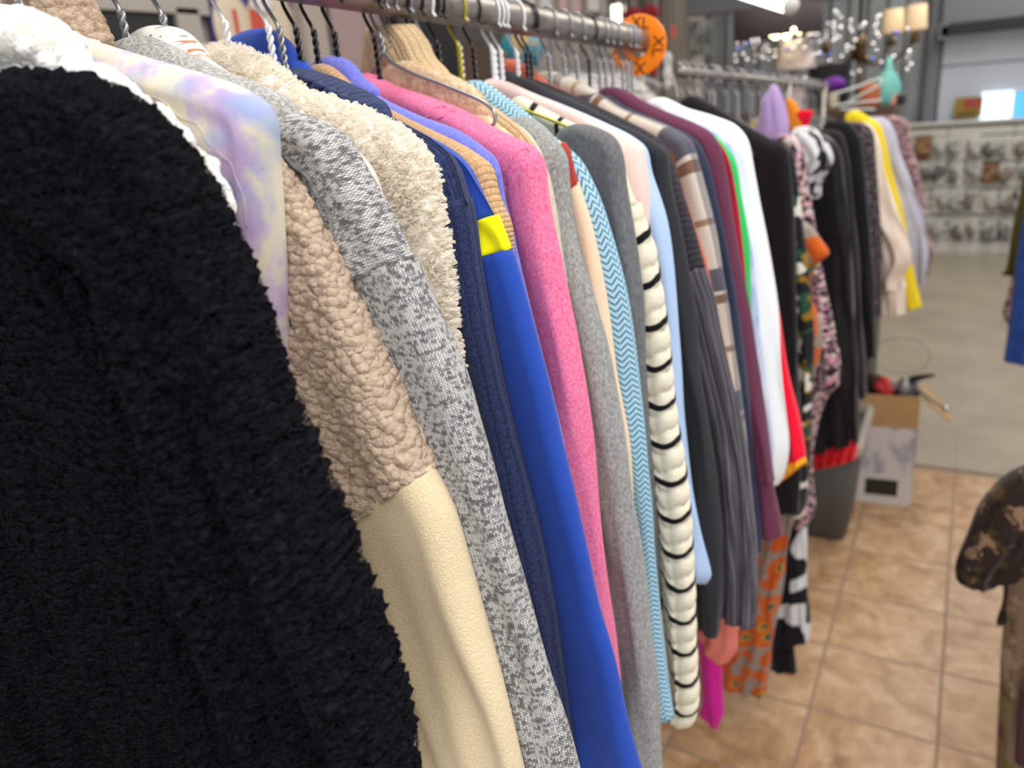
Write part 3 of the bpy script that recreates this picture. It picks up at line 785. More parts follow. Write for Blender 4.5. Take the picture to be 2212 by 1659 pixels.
# periwinkle
g = Garment('fleece_pullover', 'periwinkle blue fleece pullover in front of the pink sweatshirt', 0.510, ARM, 'pullover')
g.lump([(665, 165), (680, 135), (705, 122), (730, 122), (757, 138), (778, 166), (815, 200), (800, 235), (730, 215)], 'peri', 0.011)
g.sleeve([(770, 172), (820, 207), (900, 247), (980, 277), (1040, 312), (1070, 337), (1085, 380), (1095, 430), (1110, 480), (1130, 570), (1155, 680), (1180, 800), (1203, 920), (1230, 1070), (1258, 1240), (1290, 1400), (1340, 1580), (1372, 1659), (1398, 1740)], 'peri', 0.009, w=(.14, .12, .1))
g.body(CZ - 0.09, CZ - 0.6, 'peri', b=.008)

# pink
g = Garment('heathered_sweatshirt', 'bright pink heathered sweatshirt', 0.555, ARM, 'sweatshirt')
o_pk = g.sleeve([(772, 166), (786, 157), (850, 182), (935, 211), (1000, 236), (1060, 270), (1120, 296), (1152, 308), (1172, 332), (1184, 390), (1198, 470), (1213, 540), (1230, 640), (1249, 740), (1267, 850), (1280, 950), (1295, 1080), (1310, 1220), (1320, 1330), (1328, 1400), (1337, 1500)], 'pink', 0.0145, w=(.15, .13, .10), fold=(.003, .04), puff=.5)
for L in ([(944, 218), (930, 240), (922, 268), (920, 290)], [(966, 228), (952, 250), (944, 275), (942, 300)], [(1128, 304), (1112, 326), (1100, 356), (1092, 400), (1090, 430)]): g.seam(o_pk, L)
g.body(CZ - 0.09, CZ - 0.55, 'pink')

# beige fleece
g = Garment('fleece_coat', 'beige fuzzy fleece with a bare wire hanger lying across it', 0.580, ARM, 'coat')
o = g.lump([(815, 175), (838, 142), (875, 132), (930, 146), (985, 170), (1020, 190), (1045, 216), (1052, 250), (1000, 262), (900, 230)], 'beige_fleece', 0.011, n=140, rings=20); two(o, 'pile_beige')
fur(o, 2500, 5, 0.001, clump=.4, rough1=.001, r=.0002, brown=0.0003, mat=2)
g.sleeve([(1030, 215), (1060, 252), (1105, 288), (1140, 320), (1160, 400), (1190, 520), (1225, 700), (1250, 900), (1290, 1200)], 'beige_fleece', 0.008, w=(.12, .1, .08))
g.body(CZ - 0.1, CZ - 0.5, 'beige_fleece', b=.008)

# camel turtleneck
g = Garment('turtleneck_sweater', 'camel chunky ribbed turtleneck rising above the other collars', 0.598, ARM, 'sweater')
g.sleeve([(1000, 205), (968, 150), (940, 118), (926, 86), (905, 60), (896, 50)], 'turtle', 0.017, Q=[(760, 205), (790, 165), (800, 130), (804, 92), (808, 68), (814, 56)], name='roll_neck', mirror=False, step=.003, nf=40, fold=(.001, .03), puff=.6)
g.sleeve([(960, 150), (1010, 190), (1080, 240), (1140, 290), (1165, 330), (1180, 430), (1210, 600), (1240, 800)], 'turtle', 0.008, w=(.12, .1, .08))
g.body(CZ - 0.1, CZ - 0.5, 'turtle', b=.008)

# light grey knit neckline
g = Garment('rib_shirt', 'pale oatmeal rib knit top peeping out between the pink and grey sweatshirts', 0.603, ARM, 'top')
g.sleeve([(1000, 240), (1030, 238), (1062, 242), (1108, 264), (1140, 290), (1170, 340), (1200, 450), (1230, 620)], 'lightknit', 0.006, w=(.1, .1, .08))
g.body(CZ - 0.1, CZ - 0.5, 'lightknit', b=.006)

# grey marl
g = Garment('heathered_sweatshirt', 'mid grey heathered sweatshirt with long plain sleeve', 0.622, ARM, 'sweatshirt')
o_gm = g.sleeve([(1085, 275), (1098, 256), (1120, 250), (1152, 258), (1180, 278), (1203, 300), (1222, 330), (1232, 400), (1240, 470), (1262, 560), (1290, 660), (1315, 760), (1335, 860), (1355, 960), (1372, 1080), (1390, 1200), (1405, 1350), (1420, 1500), (1430, 1659), (1436, 1760)], 'greymarl', 0.0135, w=(.13, .13, .11), fold=(.003, .045), puff=.5)
for L in ([(1196, 302), (1186, 330), (1184, 370)], [(1240, 612), (1262, 622), (1290, 636)]): g.seam(o_gm, L, .0008)
g.body(CZ - 0.1, CZ - 0.6, 'greymarl', b=.009)

# red and cream
g = Garment('colour_block_sweater', 'cream knit sweater with a brick red shoulder stripe', 0.640, ARM, 'sweater')
g.sleeve([(1150, 285), (1192, 295), (1218, 305)], 'creamknit', 0.0065, Q=[(1140, 360), (1170, 400), (1195, 420)], name='shoulder', hem=False, step=.004)
g.sleeve([(1217, 304), (1230, 320), (1244, 358), (1253, 393)], 'redknit', 0.0068, Q=[(1195, 420), (1200, 440), (1205, 460)], name='shoulder_stripe', hem=False, step=.004)
g.sleeve([(1252, 391), (1280, 480), (1302, 580), (1322, 700), (1337, 800), (1351, 880), (1362, 960), (1368, 1040), (1375, 1120)], 'creamknit', 0.0065, w=(.11, .1, .08))
g.body(CZ - 0.1, CZ - 0.5, 'creamknit', b=.006)

# herringbone
g = Garment('herringbone_cardigan', 'pale blue zigzag herringbone knit cardigan', 0.660, ARM, 'cardigan')
g.sleeve([(985, 190), (1000, 178), (1036, 174), (1080, 200), (1130, 236), (1170, 272), (1215, 306), (1250, 337), (1275, 378), (1300, 432), (1320, 492), (1340, 560), (1360, 650), (1375, 760), (1386, 850), (1400, 960), (1412, 1080), (1420, 1200), (1430, 1350), (1445, 1480), (1461, 1562)], 'herring', 0.0125, w=(.14, .12, .09), fold=(.002, .04), puff=.5)
g.body(CZ - 0.1, CZ - 0.55, 'herring', b=.009)

# charcoal
g = Garment('wool_sweater', 'charcoal grey wool sweater in front of the striped top', 0.703, ARM, 'sweater')
g.sleeve([(1195, 305), (1208, 285), (1230, 270), (1262, 268), (1295, 276), (1326, 292), (1345, 330), (1355, 400), (1368, 480), (1380, 560), (1391, 650), (1396, 750), (1405, 900), (1415, 1100), (1425, 1300)], 'charcoal', 0.0115, w=(.13, .12, .09), fold=(.003, .045), puff=.5)
g.body(CZ - 0.1, CZ - 0.52, 'charcoal', b=.009)

# striped
g = Garment('striped_shirt', 'cream knit top with scalloped black stripes and gathered sleeve', 0.730, ARM, 'top')
g.sleeve([(1100, 222), (1120, 208), (1165, 228), (1235, 262), (1300, 288), (1334, 304), (1350, 350), (1365, 400), (1380, 440)], 'stripe', 0.009, w=(.12, .12, .1), hem=False, name='shoulder')
g.sleeve([(1378, 436), (1395, 480), (1413, 540), (1427, 620), (1440, 700), (1450, 800), (1460, 900), (1476, 1000), (1486, 1080), (1493, 1180), (1500, 1290), (1503, 1400), (1506, 1480), (1503, 1540), (1490, 1572)], 'stripe', 0.0125, w=(.075, .05, .03), ruffle=(0.0205, 0.0050), step=0.0022, nf=18, fold=(.001, .05), mirror=True)
g.body(CZ - 0.1, CZ - 0.5, 'stripe', b=.006)

# pale pink
g = Garment('brushed_sweatshirt', 'pale pink brushed sweatshirt behind the striped top', 0.772, ARM, 'sweatshirt')
g.sleeve([(1040, 185), (1055, 171), (1085, 174), (1150, 200), (1250, 240), (1340, 284), (1378, 308), (1393, 360), (1400, 420), (1402, 500), (1406, 600), (1420, 800), (1440, 1000)], 'palepink', 0.0115, w=(.14, .12, .09))
g.body(CZ - 0.1, CZ - 0.5, 'palepink', b=.008)
# light blue
g = Garment('jersey_sweatshirt', 'light blue plain jersey sweatshirt', 0.792, ARM, 'sweatshirt')
g.sleeve([(1120, 190), (1200, 220), (1300, 262), (1370, 296), (1394, 318), (1406, 370), (1425, 430), (1438, 480), (1450, 560), (1458, 650), (1463, 750), (1470, 850), (1480, 950), (1492, 1060), (1512, 1145), (1532, 1225), (1534, 1250), (1522, 1266)], 'ltblue', 0.0085, w=(.13, .11, .075))
g.body(CZ - 0.1, CZ - 0.5, 'ltblue', b=.006)
# black jersey
g = Garment('jersey_sweatshirt', 'black plain jersey sweatshirt in front of the ribbed shoulder', 0.832, ARM, 'sweatshirt')
g.sleeve([(1050, 170), (1066, 155), (1090, 151), (1120, 162), (1180, 190), (1250, 220), (1330, 260), (1418, 304), (1440, 326), (1452, 400), (1465, 470), (1480, 560), (1500, 680), (1512, 800), (1530, 900), (1541, 1000), (1550, 1100), (1556, 1200), (1559, 1300), (1555, 1378)], 'blackjersey', 0.0125, w=(.15, .13, .10))
g.body(CZ - 0.1, CZ - 0.56, 'blackjersey', b=.009)
# ribbed yoke, plisse sleeve
g = Garment('plisse_shirt', 'charcoal top with ribbed shoulder and pleated pinstriped sleeve', 0.868, ARM, 'top')
g.sleeve([(1105, 180), (1130, 168), (1180, 180), (1260, 215), (1350, 258), (1425, 300), (1447, 332), (1470, 400), (1496, 480), (1523, 577)], 'blackrib', 0.0135, w=(.14, .12, .11), hem=False, name='shoulder', fold=(.001, .05))
g.sleeve([(1522, 572), (1545, 640), (1561, 720), (1578, 800), (1595, 880), (1612, 980), (1622, 1080), (1632, 1180), (1637, 1280), (1632, 1358)], 'cord', 0.0165, w=(.10, .10, .085), fold=(.004, .022))
g.body(CZ - 0.1, CZ - 0.56, 'blackjersey', b=.01)
# rust
g = Garment('long_sleeve_shirt', 'rust coloured long-sleeved top with coral cuff', 0.920, ARM, 'top')
g.lump([(1080, 165), (1088, 132), (1108, 128), (1135, 142), (1172, 172), (1190, 200), (1130, 200)], 'rust', 0.012)
g.sleeve([(1160, 166), (1230, 200), (1300, 240), (1340, 266), (1400, 298), (1440, 340), (1470, 410), (1500, 490), (1526, 570), (1551, 700), (1571, 790), (1590, 880), (1602, 1000), (1606, 1200), (1600, 1330)], 'rust', 0.010, w=(.14, .11, .085), hem=False)
plain('cuffcoral', 'coral rib cuff', '#d97a6c', 0.9)
g.sleeve([(1598, 1325), (1592, 1380), (1588, 1408), (1568, 1436)], 'cuffcoral', 0.011, w=(.07, .06, .055), name='cuff')
g.body(CZ - 0.1, CZ - 0.55, 'rust', b=.008)
# plaid
g = Garment('plaid_shacket', 'cream, navy and brown plaid flannel overshirt', 0.966, ARM, 'overshirt')
g.lump([(1140, 175), (1152, 160), (1190, 154), (1230, 168), (1270, 188), (1290, 205), (1260, 225), (1190, 205)], 'plaid', 0.014)
g.sleeve([(1240, 185), (1290, 200), (1340, 232), (1400, 256), (1460, 281), (1490, 302), (1506, 345), (1526, 420), (1545, 500), (1560, 580), (1575, 660), (1585, 740), (1592, 800), (1600, 860), (1612, 960), (1625, 1100)], 'plaid', 0.0125, w=(.15, .13, .1), fold=(.003, .05))
g.body(CZ - 0.1, CZ - 0.55, 'plaid', b=.009)
# navy jersey
g = Garment('jersey_shirt', 'dark navy jersey top, a thin strip beside the maroon sweatshirt', 1.008, ARM, 'top')
g.sleeve([(1290, 210), (1310, 205), (1345, 226), (1440, 268), (1500, 300), (1527, 350), (1550, 440), (1570, 520), (1586, 620), (1601, 740), (1615, 850), (1630, 1000), (1640, 1100), (1643, 1195)], 'navy2', 0.0105, w=(.14, .12, .09))
g.body(CZ - 0.1, CZ - 0.55, 'navy2', b=.008)
# maroon
g = Garment('jersey_sweatshirt', 'maroon jersey sweatshirt with wide cuffed sleeve', 1.050, ARM, 'sweatshirt')
P = [(1290, 205), (1300, 192), (1318, 187), (1345, 192), (1395, 220), (1450, 245), (1500, 265), (1536, 286), (1556, 322), (1570, 380), (1585, 470), (1600, 560), (1615, 660), (1630, 760), (1645, 860), (1660, 950), (1672, 1045)]
g.sleeve(P, 'maroon', 0.014, w=(.15, .13, .11), fold=(.004, .05), hem=False)
g.sleeve([(1671, 1042), (1680, 1100), (1689, 1162)], 'maroon', 0.0132, w=(.10, .10, .095), name='cuff', step=.003)
g.body(CZ - 0.1, CZ - 0.56, 'maroon', b=.01)
# crimson, green, blue print
g = Garment('jersey_shirt', 'crimson jersey top, a thin dark red strip behind the maroon sweatshirt', 1.088, ARM, 'top')
g.sleeve([(1400, 235), (1450, 248), (1520, 280), (1552, 302), (1576, 342), (1591, 420), (1602, 520), (1614, 640), (1628, 760)], 'crimson', 0.008, w=(.13, .11, .09)); g.body(CZ - 0.1, CZ - 0.5, 'crimson', b=.006)
g = Garment('jersey_shirt', 'bright green jersey top showing as a strip in front of the white one', 1.112, ARM, 'top')
g.sleeve([(1420, 235), (1500, 268), (1545, 292), (1572, 318), (1590, 350), (1602, 420), (1612, 490), (1616, 550), (1618, 620), (1622, 720)], 'green', 0.009, w=(.13, .11, .09)); g.body(CZ - 0.1, CZ - 0.5, 'green', b=.007)
g = Garment('print_shirt', 'white top with loose blue print beneath the green strip', 1.140, ARM, 'top')
g.sleeve([(1430, 230), (1520, 270), (1570, 300), (1592, 350), (1607, 440), (1625, 540), (1641, 690), (1650, 810), (1662, 930), (1670, 1030)], 'blueprint', 0.009, w=(.13, .11, .09)); g.body(CZ - 0.1, CZ - 0.52, 'blueprint', b=.007)
# white
g = Garment('jersey_sweatshirt', 'clean white jersey sweatshirt, last but one on the steel arm', 1.182, ARM, 'sweatshirt')
g.sleeve([(1395, 225), (1408, 214), (1432, 211), (1480, 232), (1540, 250), (1590, 270), (1616, 300), (1632, 370), (1645, 450), (1660, 550), (1675, 650), (1685, 740), (1692, 820), (1701, 910), (1702, 975), (1690, 1030), (1680, 1050)], 'white', 0.0165, w=(.15, .13, .10), fold=(.005, .045), puff=.5)
g.body(CZ - 0.11, CZ - 0.5, 'white', b=.01)
# red
g = Garment('jersey_sweatshirt', 'bright red sweatshirt with orange yellow bound cuff', 1.222, ARM, 'sweatshirt')
g.sleeve([(1450, 235), (1530, 262), (1600, 290), (1610, 350), (1640, 500), (1662, 600), (1685, 700), (1704, 800), (1722, 880), (1734, 945), (1740, 985)], 'red', 0.0135, Q=[(1440, 330), (1500, 400), (1560, 450), (1580, 600), (1600, 800), (1640, 980), (1675, 1030)], hem=False)
g.sleeve([(1739, 980), (1741, 998)], 'orangehem', 0.0142, Q=[(1672, 1028), (1673, 1050)], name='cuff_binding', step=.003)
g.body(CZ - 0.11, CZ - 0.5, 'red', b=.01)

# ------------------------------------------------------------------ the arm itself, its hangers and the size disc
rack = empty('garment_rack', (HX, -0.55, 0), label='worn steel garment rack arm carrying the sweatshirts and jackets', cat='rack')
yy = np.linspace(-0.55, 1.385, 60)
wire('rail', np.stack([yy * 0, yy + 0.55, [rail_z(q) for q in yy]], 1), 0.018, 'steel', rack, 24)
wire('post', [(0, 0, 0.02), (0, 0, rail_z(-.55))], 0.02, 'steel', rack, 16)
def box(name, lo, hi, mat, parent=None, bev=0.0):
    lo, hi = np.array(lo, float), np.array(hi, float); bm = bmesh.new(); bmesh.ops.create_cube(bm, size=1)
    for v in bm.verts: v.co = Vector(lo + (np.array(v.co) + .5) * (hi - lo))
    if bev: bmesh.ops.bevel(bm, geom=bm.edges[:], offset=bev, segments=3, affect='EDGES', profile=0.5)
    uvl = bm.loops.layers.uv.new('UVMap')
    for f in bm.faces:
        k = int(np.argmax(np.abs(f.normal)))
        for l in f.loops:
            c = l.vert.co; l[uvl].uv = ((c.y, c.z), (c.x, c.z), (c.x, c.y))[k]
    me = bpy.data.meshes.new(name); bm.to_mesh(me); bm.free()
    return link(name, me, parent, [mat])


box('foot', (-0.25, -0.03, 0.0), (0.25, 0.03, 0.03), 'steel', rack, 0.004)

colors = ['silver', 'silver', 'silver', 'black', 'silver', 'silver', 'white', 'white', 'black', 'black', 'black', 'black', 'silver', 'black', 'silver', 'black', 'white', 'black', 'silver', 'black', 'white', 'white', 'white', 'black', 'silver', 'silver', 'silver', 'black', 'silver', 'silver', 'silver', 'silver', 'silver']
for gmt, c in zip(ALLG, colors):
    short = gmt.label.split(' with ')[0].split(' in front')[0].split(' just ')[0].split(',')[0].split(' showing')[0].split(' peeping')[0].split(' rising')[0].split(' behind')[0].split(' beneath')[0]
    hanger(gmt.hy, c, c + ' wire hanger holding the ' + short, rz=-gmt.al, span=0.15, drop=0.06, group='wire hangers on the steel arm')
gx = [q for q in ALLG if q.o.name == 'fleece_coat'][0]
hanger(gx.hy - 0.015, 'silver', 'dull wire hanger whose bare arm shows against the beige fleece', rz=-gx.al, lift=0.046, drop=0.055, span=.17)
gx = [q for q in ALLG if q.o.name == 'striped_shirt'][0]
hanger(gx.hy - 0.03, 'yellow', 'yellow brass wire hanger lying bare over the cream striped knit', rz=-gx.al, lift=0.026, drop=0.06)
for i, (y, c, w) in enumerate([(0.335, 'black', 'black twisted hook beside the tan teddy collar'), (0.52, 'silver', 'thin silver hook left of the camel turtleneck'), (0.733, 'black', 'black hook just right of the camel turtleneck'),
                               (0.865, 'white', 'white hook in front of the teal globe'), (0.945, 'black', 'black hook over the steel arm past the teal globe'), (1.29, 'silver', 'last dull silver hook before the orange disc')]):
    hanger(y, c, w.replace('hook', 'wire hanger hook'), rz=-.2, span=0.13, drop=.05)

# size divider disc
cd = on_y(1380, 98, 1.352)
disc = empty('size_divider', tuple(cd), label='round orange size divider disc with black XL lettering at the end of the arm', cat='size divider')
ro, ri, th = 0.0475, 0.0180, 0.0022
ang = np.linspace(0, 2 * math.pi, 72, endpoint=False); prof = [(ri, -th), (ri + .001, -th - .0006), (ro - .002, -th - .0006), (ro, -th), (ro, th), (ro - .002, th + .0006), (ri + .001, th + .0006), (ri, th), (ri, -th)]
V = np.array([[(r * math.cos(a), y, r * math.sin(a)) for a in ang] for r, y in prof]); grid('ring', V, np.zeros((len(prof), 73, 2)), 'disc', disc, caps=False)
for k in range(4):
    a = math.pi / 2 * k + math.pi / 2 - 0.12
    tc = bpy.data.curves.new('size_lettering', 'FONT'); tc.body = 'XL'; tc.size = 0.027; tc.extrude = 0.0003; tc.align_x = 'CENTER'; tc.align_y = 'CENTER'
    tc.materials.append(M['ink']); tf = bpy.data.objects.new('lettering', tc); me = bpy.data.meshes.new_from_object(tf); bpy.data.objects.remove(tf); to = bpy.data.objects.new('size_lettering', me); COL.objects.link(to); to.parent = disc
    rr = (ro + ri) / 2 + .001; to.matrix_local = Matrix.Rotation(-(a - math.pi / 2), 4, 'Y') @ Matrix.Translation((0, -th - .0010, rr)) @ Matrix.Rotation(math.pi / 2, 4, 'X')

# ------------------------------------------------------------------ second rack: dresses and blouses
RK = 'dresses and blouses on the second rack'
rk2 = empty('dress_rack', (-0.52, 2.6, 0), label='chrome dress rack beyond the steel arm, holding dark dresses', cat='rack')
wire('rail', [(0, -0.98, CZ + .030), (0, 0.86, CZ - .0424)], 0.010, 'steel', rk2, 14)
for yq in (0.1, 0.8): wire('post', [(0, yq, 0.02), (0, yq, CZ - .0085 - .0394 * yq)], 0.0110, 'steel', rk2, 12); box('foot', (-.2, yq - .02, 0), (.05, yq + .02, .025), 'chrome', rk2, .004)


def rz2(y): return CZ - .0085 - 0.0394 * (y - 2.6)


nA = len(ALLG)
g = Garment('suit_jacket', 'black suiting jacket on a black flocked hanger, nearest on the second rack', 1.52, RK, 'jacket', hx=-.52)
g.sleeve([(1465, 222), (1490, 206), (1530, 220), (1600, 262), (1660, 296), (1694, 312), (1706, 340), (1713, 400), (1718, 480), (1721, 600), (1723, 700), (1727, 850), (1732, 1000), (1728, 1110)], 'blackcloth', 0.022, w=(.2, .16, .12), fold=(.004, .06))
g.body(CZ - .12, CZ - .85, 'blackcloth', b=.015)
vh = empty('flocked_hanger', (-.52, g.hy, rz2(g.hy)), -g.al, label='black flocked hanger holding the black suiting jacket', cat='hanger', group='hangers on the second rack')
a = np.radians(np.linspace(200, -30, 20)); wire('hook', spline([(0, 0, -.05)] + [(-.006, 0, -.03)] + [(.0155 * math.cos(t), 0, .0155 * math.sin(t)) for t in a], 40), .002, 'chrome', vh)
ph = g.pts([(1470, 150), (1490, 215), (1560, 225), (1640, 285)]); zc = g.h
for sg in (-1, 1): wire('shoulder_arm', spline([(0, -.024, -.05), (sg * .03, -.024, -.068), (sg * .1, -.024, -.098), (sg * .20, -.024, -.158)], 30), .0052, 'velvet_black', vh)

g = Garment('leaf_print_dress', 'dark dress with green, ochre and cream leaf print', 1.60, RK, 'dress', hx=-.52)
g.sleeve([(1640, 300), (1690, 312), (1710, 330), (1724, 400), (1736, 500), (1748, 600), (1756, 700), (1756, 800), (1750, 900), (1745, 1000), (1735, 1120)], 'leafprint', 0.014, w=(.2, .18, .2), fold=(.006, .045)); g.body(CZ - .12, CZ - .95, 'leafprint')
g = Garment('daisy_dress', 'long dress printed with orange daisies, hem near the tiled floor', 1.66, RK, 'dress', hx=-.52)
g.sleeve([(1730, 480), (1752, 488), (1772, 515), (1792, 548), (1772, 566), (1752, 600), (1752, 640), (1768, 680), (1776, 720), (1768, 780), (1752, 830), (1742, 900), (1740, 1000), (1722, 1100), (1702, 1200), (1686, 1290), (1672, 1390), (1656, 1505)], 'daisy', 0.02, Q=[(1660, 480), (1665, 560), (1660, 650), (1640, 800), (1620, 950), (1590, 1150), (1560, 1320), (1525, 1420), (1516, 1462)], fold=(.008, .05), mirror=False)
g.body(CZ - .14, CZ - .9, 'daisy')
g = Garment('lace_blouse', 'black and pink speckled lace blouse with ruffled layers', 1.74, RK, 'blouse', hx=-.52)
g.sleeve([(1690, 288), (1722, 296), (1736, 330), (1748, 400), (1762, 480), (1772, 560), (1786, 640), (1800, 700), (1815, 765), (1813, 830), (1788, 856), (1768, 895), (1756, 960), (1758, 1050), (1757, 1110), (1736, 1142)], 'pinklace', 0.017, w=(.16, .2, .16), fold=(.009, .04)); g.body(CZ - .14, CZ - .8, 'pinklace')
g = Garment('ruffle_blouse', 'white ruffled blouse with black spots, beside the black dresses', 1.86, RK, 'blouse', hx=-.52)
g.sleeve([(1720, 275), (1745, 272), (1770, 288), (1790, 318), (1797, 345), (1786, 372), (1770, 400), (1768, 430)], 'ruffleprint', 0.025, w=(.14, .14, .1), fold=(.012, .03)); g.body(CZ - .16, CZ - .6, 'ruffleprint')
g = Garment('black_dress', 'black satin dress with a bright red ruffle hem above the grey bin', 1.98, RK, 'dress', hx=-.52)
g.sleeve([(1740, 288), (1780, 288), (1812, 318), (1826, 400), (1838, 500), (1846, 650), (1853, 800), (1857, 900), (1858, 955)], 'blacksatin', 0.02, Q=[(1700, 330), (1690, 420), (1700, 560), (1720, 700), (1740, 850), (1752, 940), (1757, 980)], fold=(.008, .06), mirror=False)
g.body(CZ - .16, CZ - .75, 'blacksatin')
cloth('redruffle', 'red net ruffle', '#c3141d', '#e02830', 60, .9)
g.sleeve([(1853, 948), (1850, 975), (1846, 994)], 'redruffle', 0.016, Q=[(1757, 975), (1758, 1000), (1760, 1012)], fold=(.012, .03), name='ruffle_hem', step=.004, mirror=False)
g = Garment('jersey_dress', 'plain dark brown jersey dress between the black dresses', 2.16, RK, 'dress', hx=-.52)
g.sleeve([(1770, 280), (1815, 285), (1832, 330), (1846, 450), (1858, 600), (1866, 750), (1872, 860)], 'darkbrown', 0.018, w=(.18, .18, .18), fold=(.006, .05)); g.body(CZ - .16, CZ - .8, 'darkbrown')
g = Garment('black_dress', 'straight black dress ending just above the cardboard box', 2.34, RK, 'dress', hx=-.52)
g.sleeve([(1790, 258), (1830, 262), (1856, 290), (1868, 360), (1880, 480), (1889, 620), (1893, 772)], 'blackcloth', 0.026, w=(.2, .2, .2), fold=(.006, .07)); g.body(CZ - .18, CZ - .8, 'blackcloth')
g = Garment('leopard_blouse', 'grey and black leopard print blouse beside the cream blouse', 2.66, RK, 'blouse', hx=-.52)
g.sleeve([(1830, 262), (1862, 264), (1884, 282), (1893, 350), (1901, 450), (1906, 560), (1905, 682)], 'leopard', 0.024, w=(.16, .16, .14)); g.body(CZ - .2, CZ - .75, 'leopard')
g = Garment('crepe_blouse', 'cream crepe blouse with full cuffed sleeve', 2.80, RK, 'blouse', hx=-.52)
g.sleeve([(1850, 262), (1878, 268), (1896, 300), (1908, 360), (1928, 430), (1955, 500), (1968, 560), (1953, 600), (1956, 625)], 'creamsatin', 0.03, Q=[(1830, 330), (1860, 420), (1885, 480), (1898, 560), (1902, 600), (1904, 625)], fold=(.012, .06), hem=False)
g.sleeve([(1955, 622), (1957, 650), (1957, 679)], 'creamsatin', 0.024, Q=[(1904, 624), (1904, 652), (1904, 680)], name='cuff', step=.004); g.body(CZ - .2, CZ - .75, 'creamsatin')
g = Garment('cotton_shirt', 'bright yellow cotton shirt with long cuffed sleeve', 2.96, RK, 'shirt', hx=-.52)
g.sleeve([(1832, 242), (1848, 238), (1875, 252), (1900, 268), (1912, 300), (1930, 380), (1949, 450), (1964, 520), (1976, 600), (1990, 664)], 'yellow', 0.02, w=(.18, .15, .11), fold=(.006, .06)); g.body(CZ - .2, CZ - .75, 'yellow')
g = Garment('cotton_shirt', 'pale lavender cotton shirt just past the yellow one', 3.12, RK, 'shirt', hx=-.52)
g.sleeve([(1875, 252), (1915, 258), (1935, 290), (1945, 330), (1967, 390), (1990, 450), (2002, 520), (2005, 560), (2000, 600), (1993, 626)], 'lavgrey', 0.022, w=(.18, .15, .09), fold=(.012, .07)); g.body(CZ - .22, CZ - .75, 'lavgrey')
g = Garment('print_shirt', 'dusty pink small-print shirt, last on the second rack', 3.28, RK, 'shirt', hx=-.52)
g.sleeve([(1880, 252), (1945, 252), (1965, 268), (1970, 310), (1986, 370), (1996, 430), (2004, 500), (2014, 540), (2010, 575), (2004, 596)], 'pinkfoliage', 0.022, w=(.18, .16, .12)); g.body(CZ - .22, CZ - .75, 'pinkfoliage')
g = Garment('swirl_skirt', 'navy skirt with large white curved shapes', 1.78, RK, 'skirt', hx=-.52)
g.sleeve([(1720, 1020), (1738, 1080), (1744, 1150), (1747, 1250), (1750, 1350), (1748, 1388)], 'swirl', 0.018, Q=[(1640, 1040), (1665, 1130), (1668, 1250), (1668, 1340), (1672, 1392)], mirror=False, fold=(.006, .05))
g.sleeve([(1712, 1360), (1718, 1410), (1722, 1455)], 'blackcloth', 0.012, Q=[(1664, 1350), (1665, 1410), (1667, 1446)], mirror=False, name='underskirt', step=.005)
g.body(CZ - .25, CZ - .85, 'swirl', b=.008)
g = Garment('fleece_robe', 'magenta fleece sleeve hanging lowest beside the striped cuff', 1.205, ARM, 'robe')
g.sleeve([(1430, 250), (1500, 278), (1545, 310), (1566, 400), (1578, 560), (1588, 800), (1588, 1000), (1578, 1200), (1562, 1350), (1558, 1440), (1560, 1500), (1561, 1550), (1552, 1572)], 'magenta', 0.014, w=(.12, .08, .045))
g.body(CZ - .15, CZ - .85, 'magenta', b=.008)
g = Garment('hooded_robe', 'lavender fleece hood standing up above the second rack', 1.86, RK, 'robe', hx=-.52)
g.sleeve([(1704, 300), (1704, 270), (1699, 235), (1692, 205), (1682, 184), (1676, 179)], 'lavender', .022, Q=[(1636, 298), (1640, 268), (1647, 235), (1655, 205), (1662, 188), (1666, 184)], name='hood', mirror=False, fold=(.003, .07), step=.004)
g.body(CZ - .1, CZ - .6, 'lavender', b=.006)
g = Garment('pennant_top', 'orange scarf end hanging beside the lavender hood', 1.98, RK, 'scarf', hx=-.52)
g.o.name = 'silk_scarf'
cloth('orangecloth', 'orange cloth', '#e8851c', '#f0932c', 300, .8)
g.lump([(1700, 210), (1712, 215), (1732, 250), (1745, 285), (1722, 290), (1700, 275)], 'orangecloth', .008, name='tail')
g.lump([(1715, 240), (1755, 240), (1750, 258), (1742, 280), (1728, 262)], 'red', .008, name='tail')
for gmt in ALLG[nA:]:
    if gmt.o.name.startswith(('suit', 'silk')): continue
    sh = gmt.label.split(' with ')[0].split(',')[0].split(' beside')[0].split(' standing')[0].split(' just')[0].split(' hanging')[0].split(' between')[0].split(' ending')[0]
    hanger(gmt.hy, 'silver', 'chrome wire hanger holding the ' + sh, hx=gmt.hx, zr=rz2(gmt.hy) if gmt.hx != HX else None, rz=-gmt.al, span=.14, drop=.05, group='hangers on the second rack')
NH = 14
for i in range(NH):
    y = 1.64 + i * 0.115
    hanger(y, 'silver', 'empty chrome hanger crowded among the dresses on the second rack', hx=-.52, zr=rz2(y), rz=-.4 + .15 * math.sin(i * 2.3), span=.16, drop=.05, group='empty hangers on the second rack')

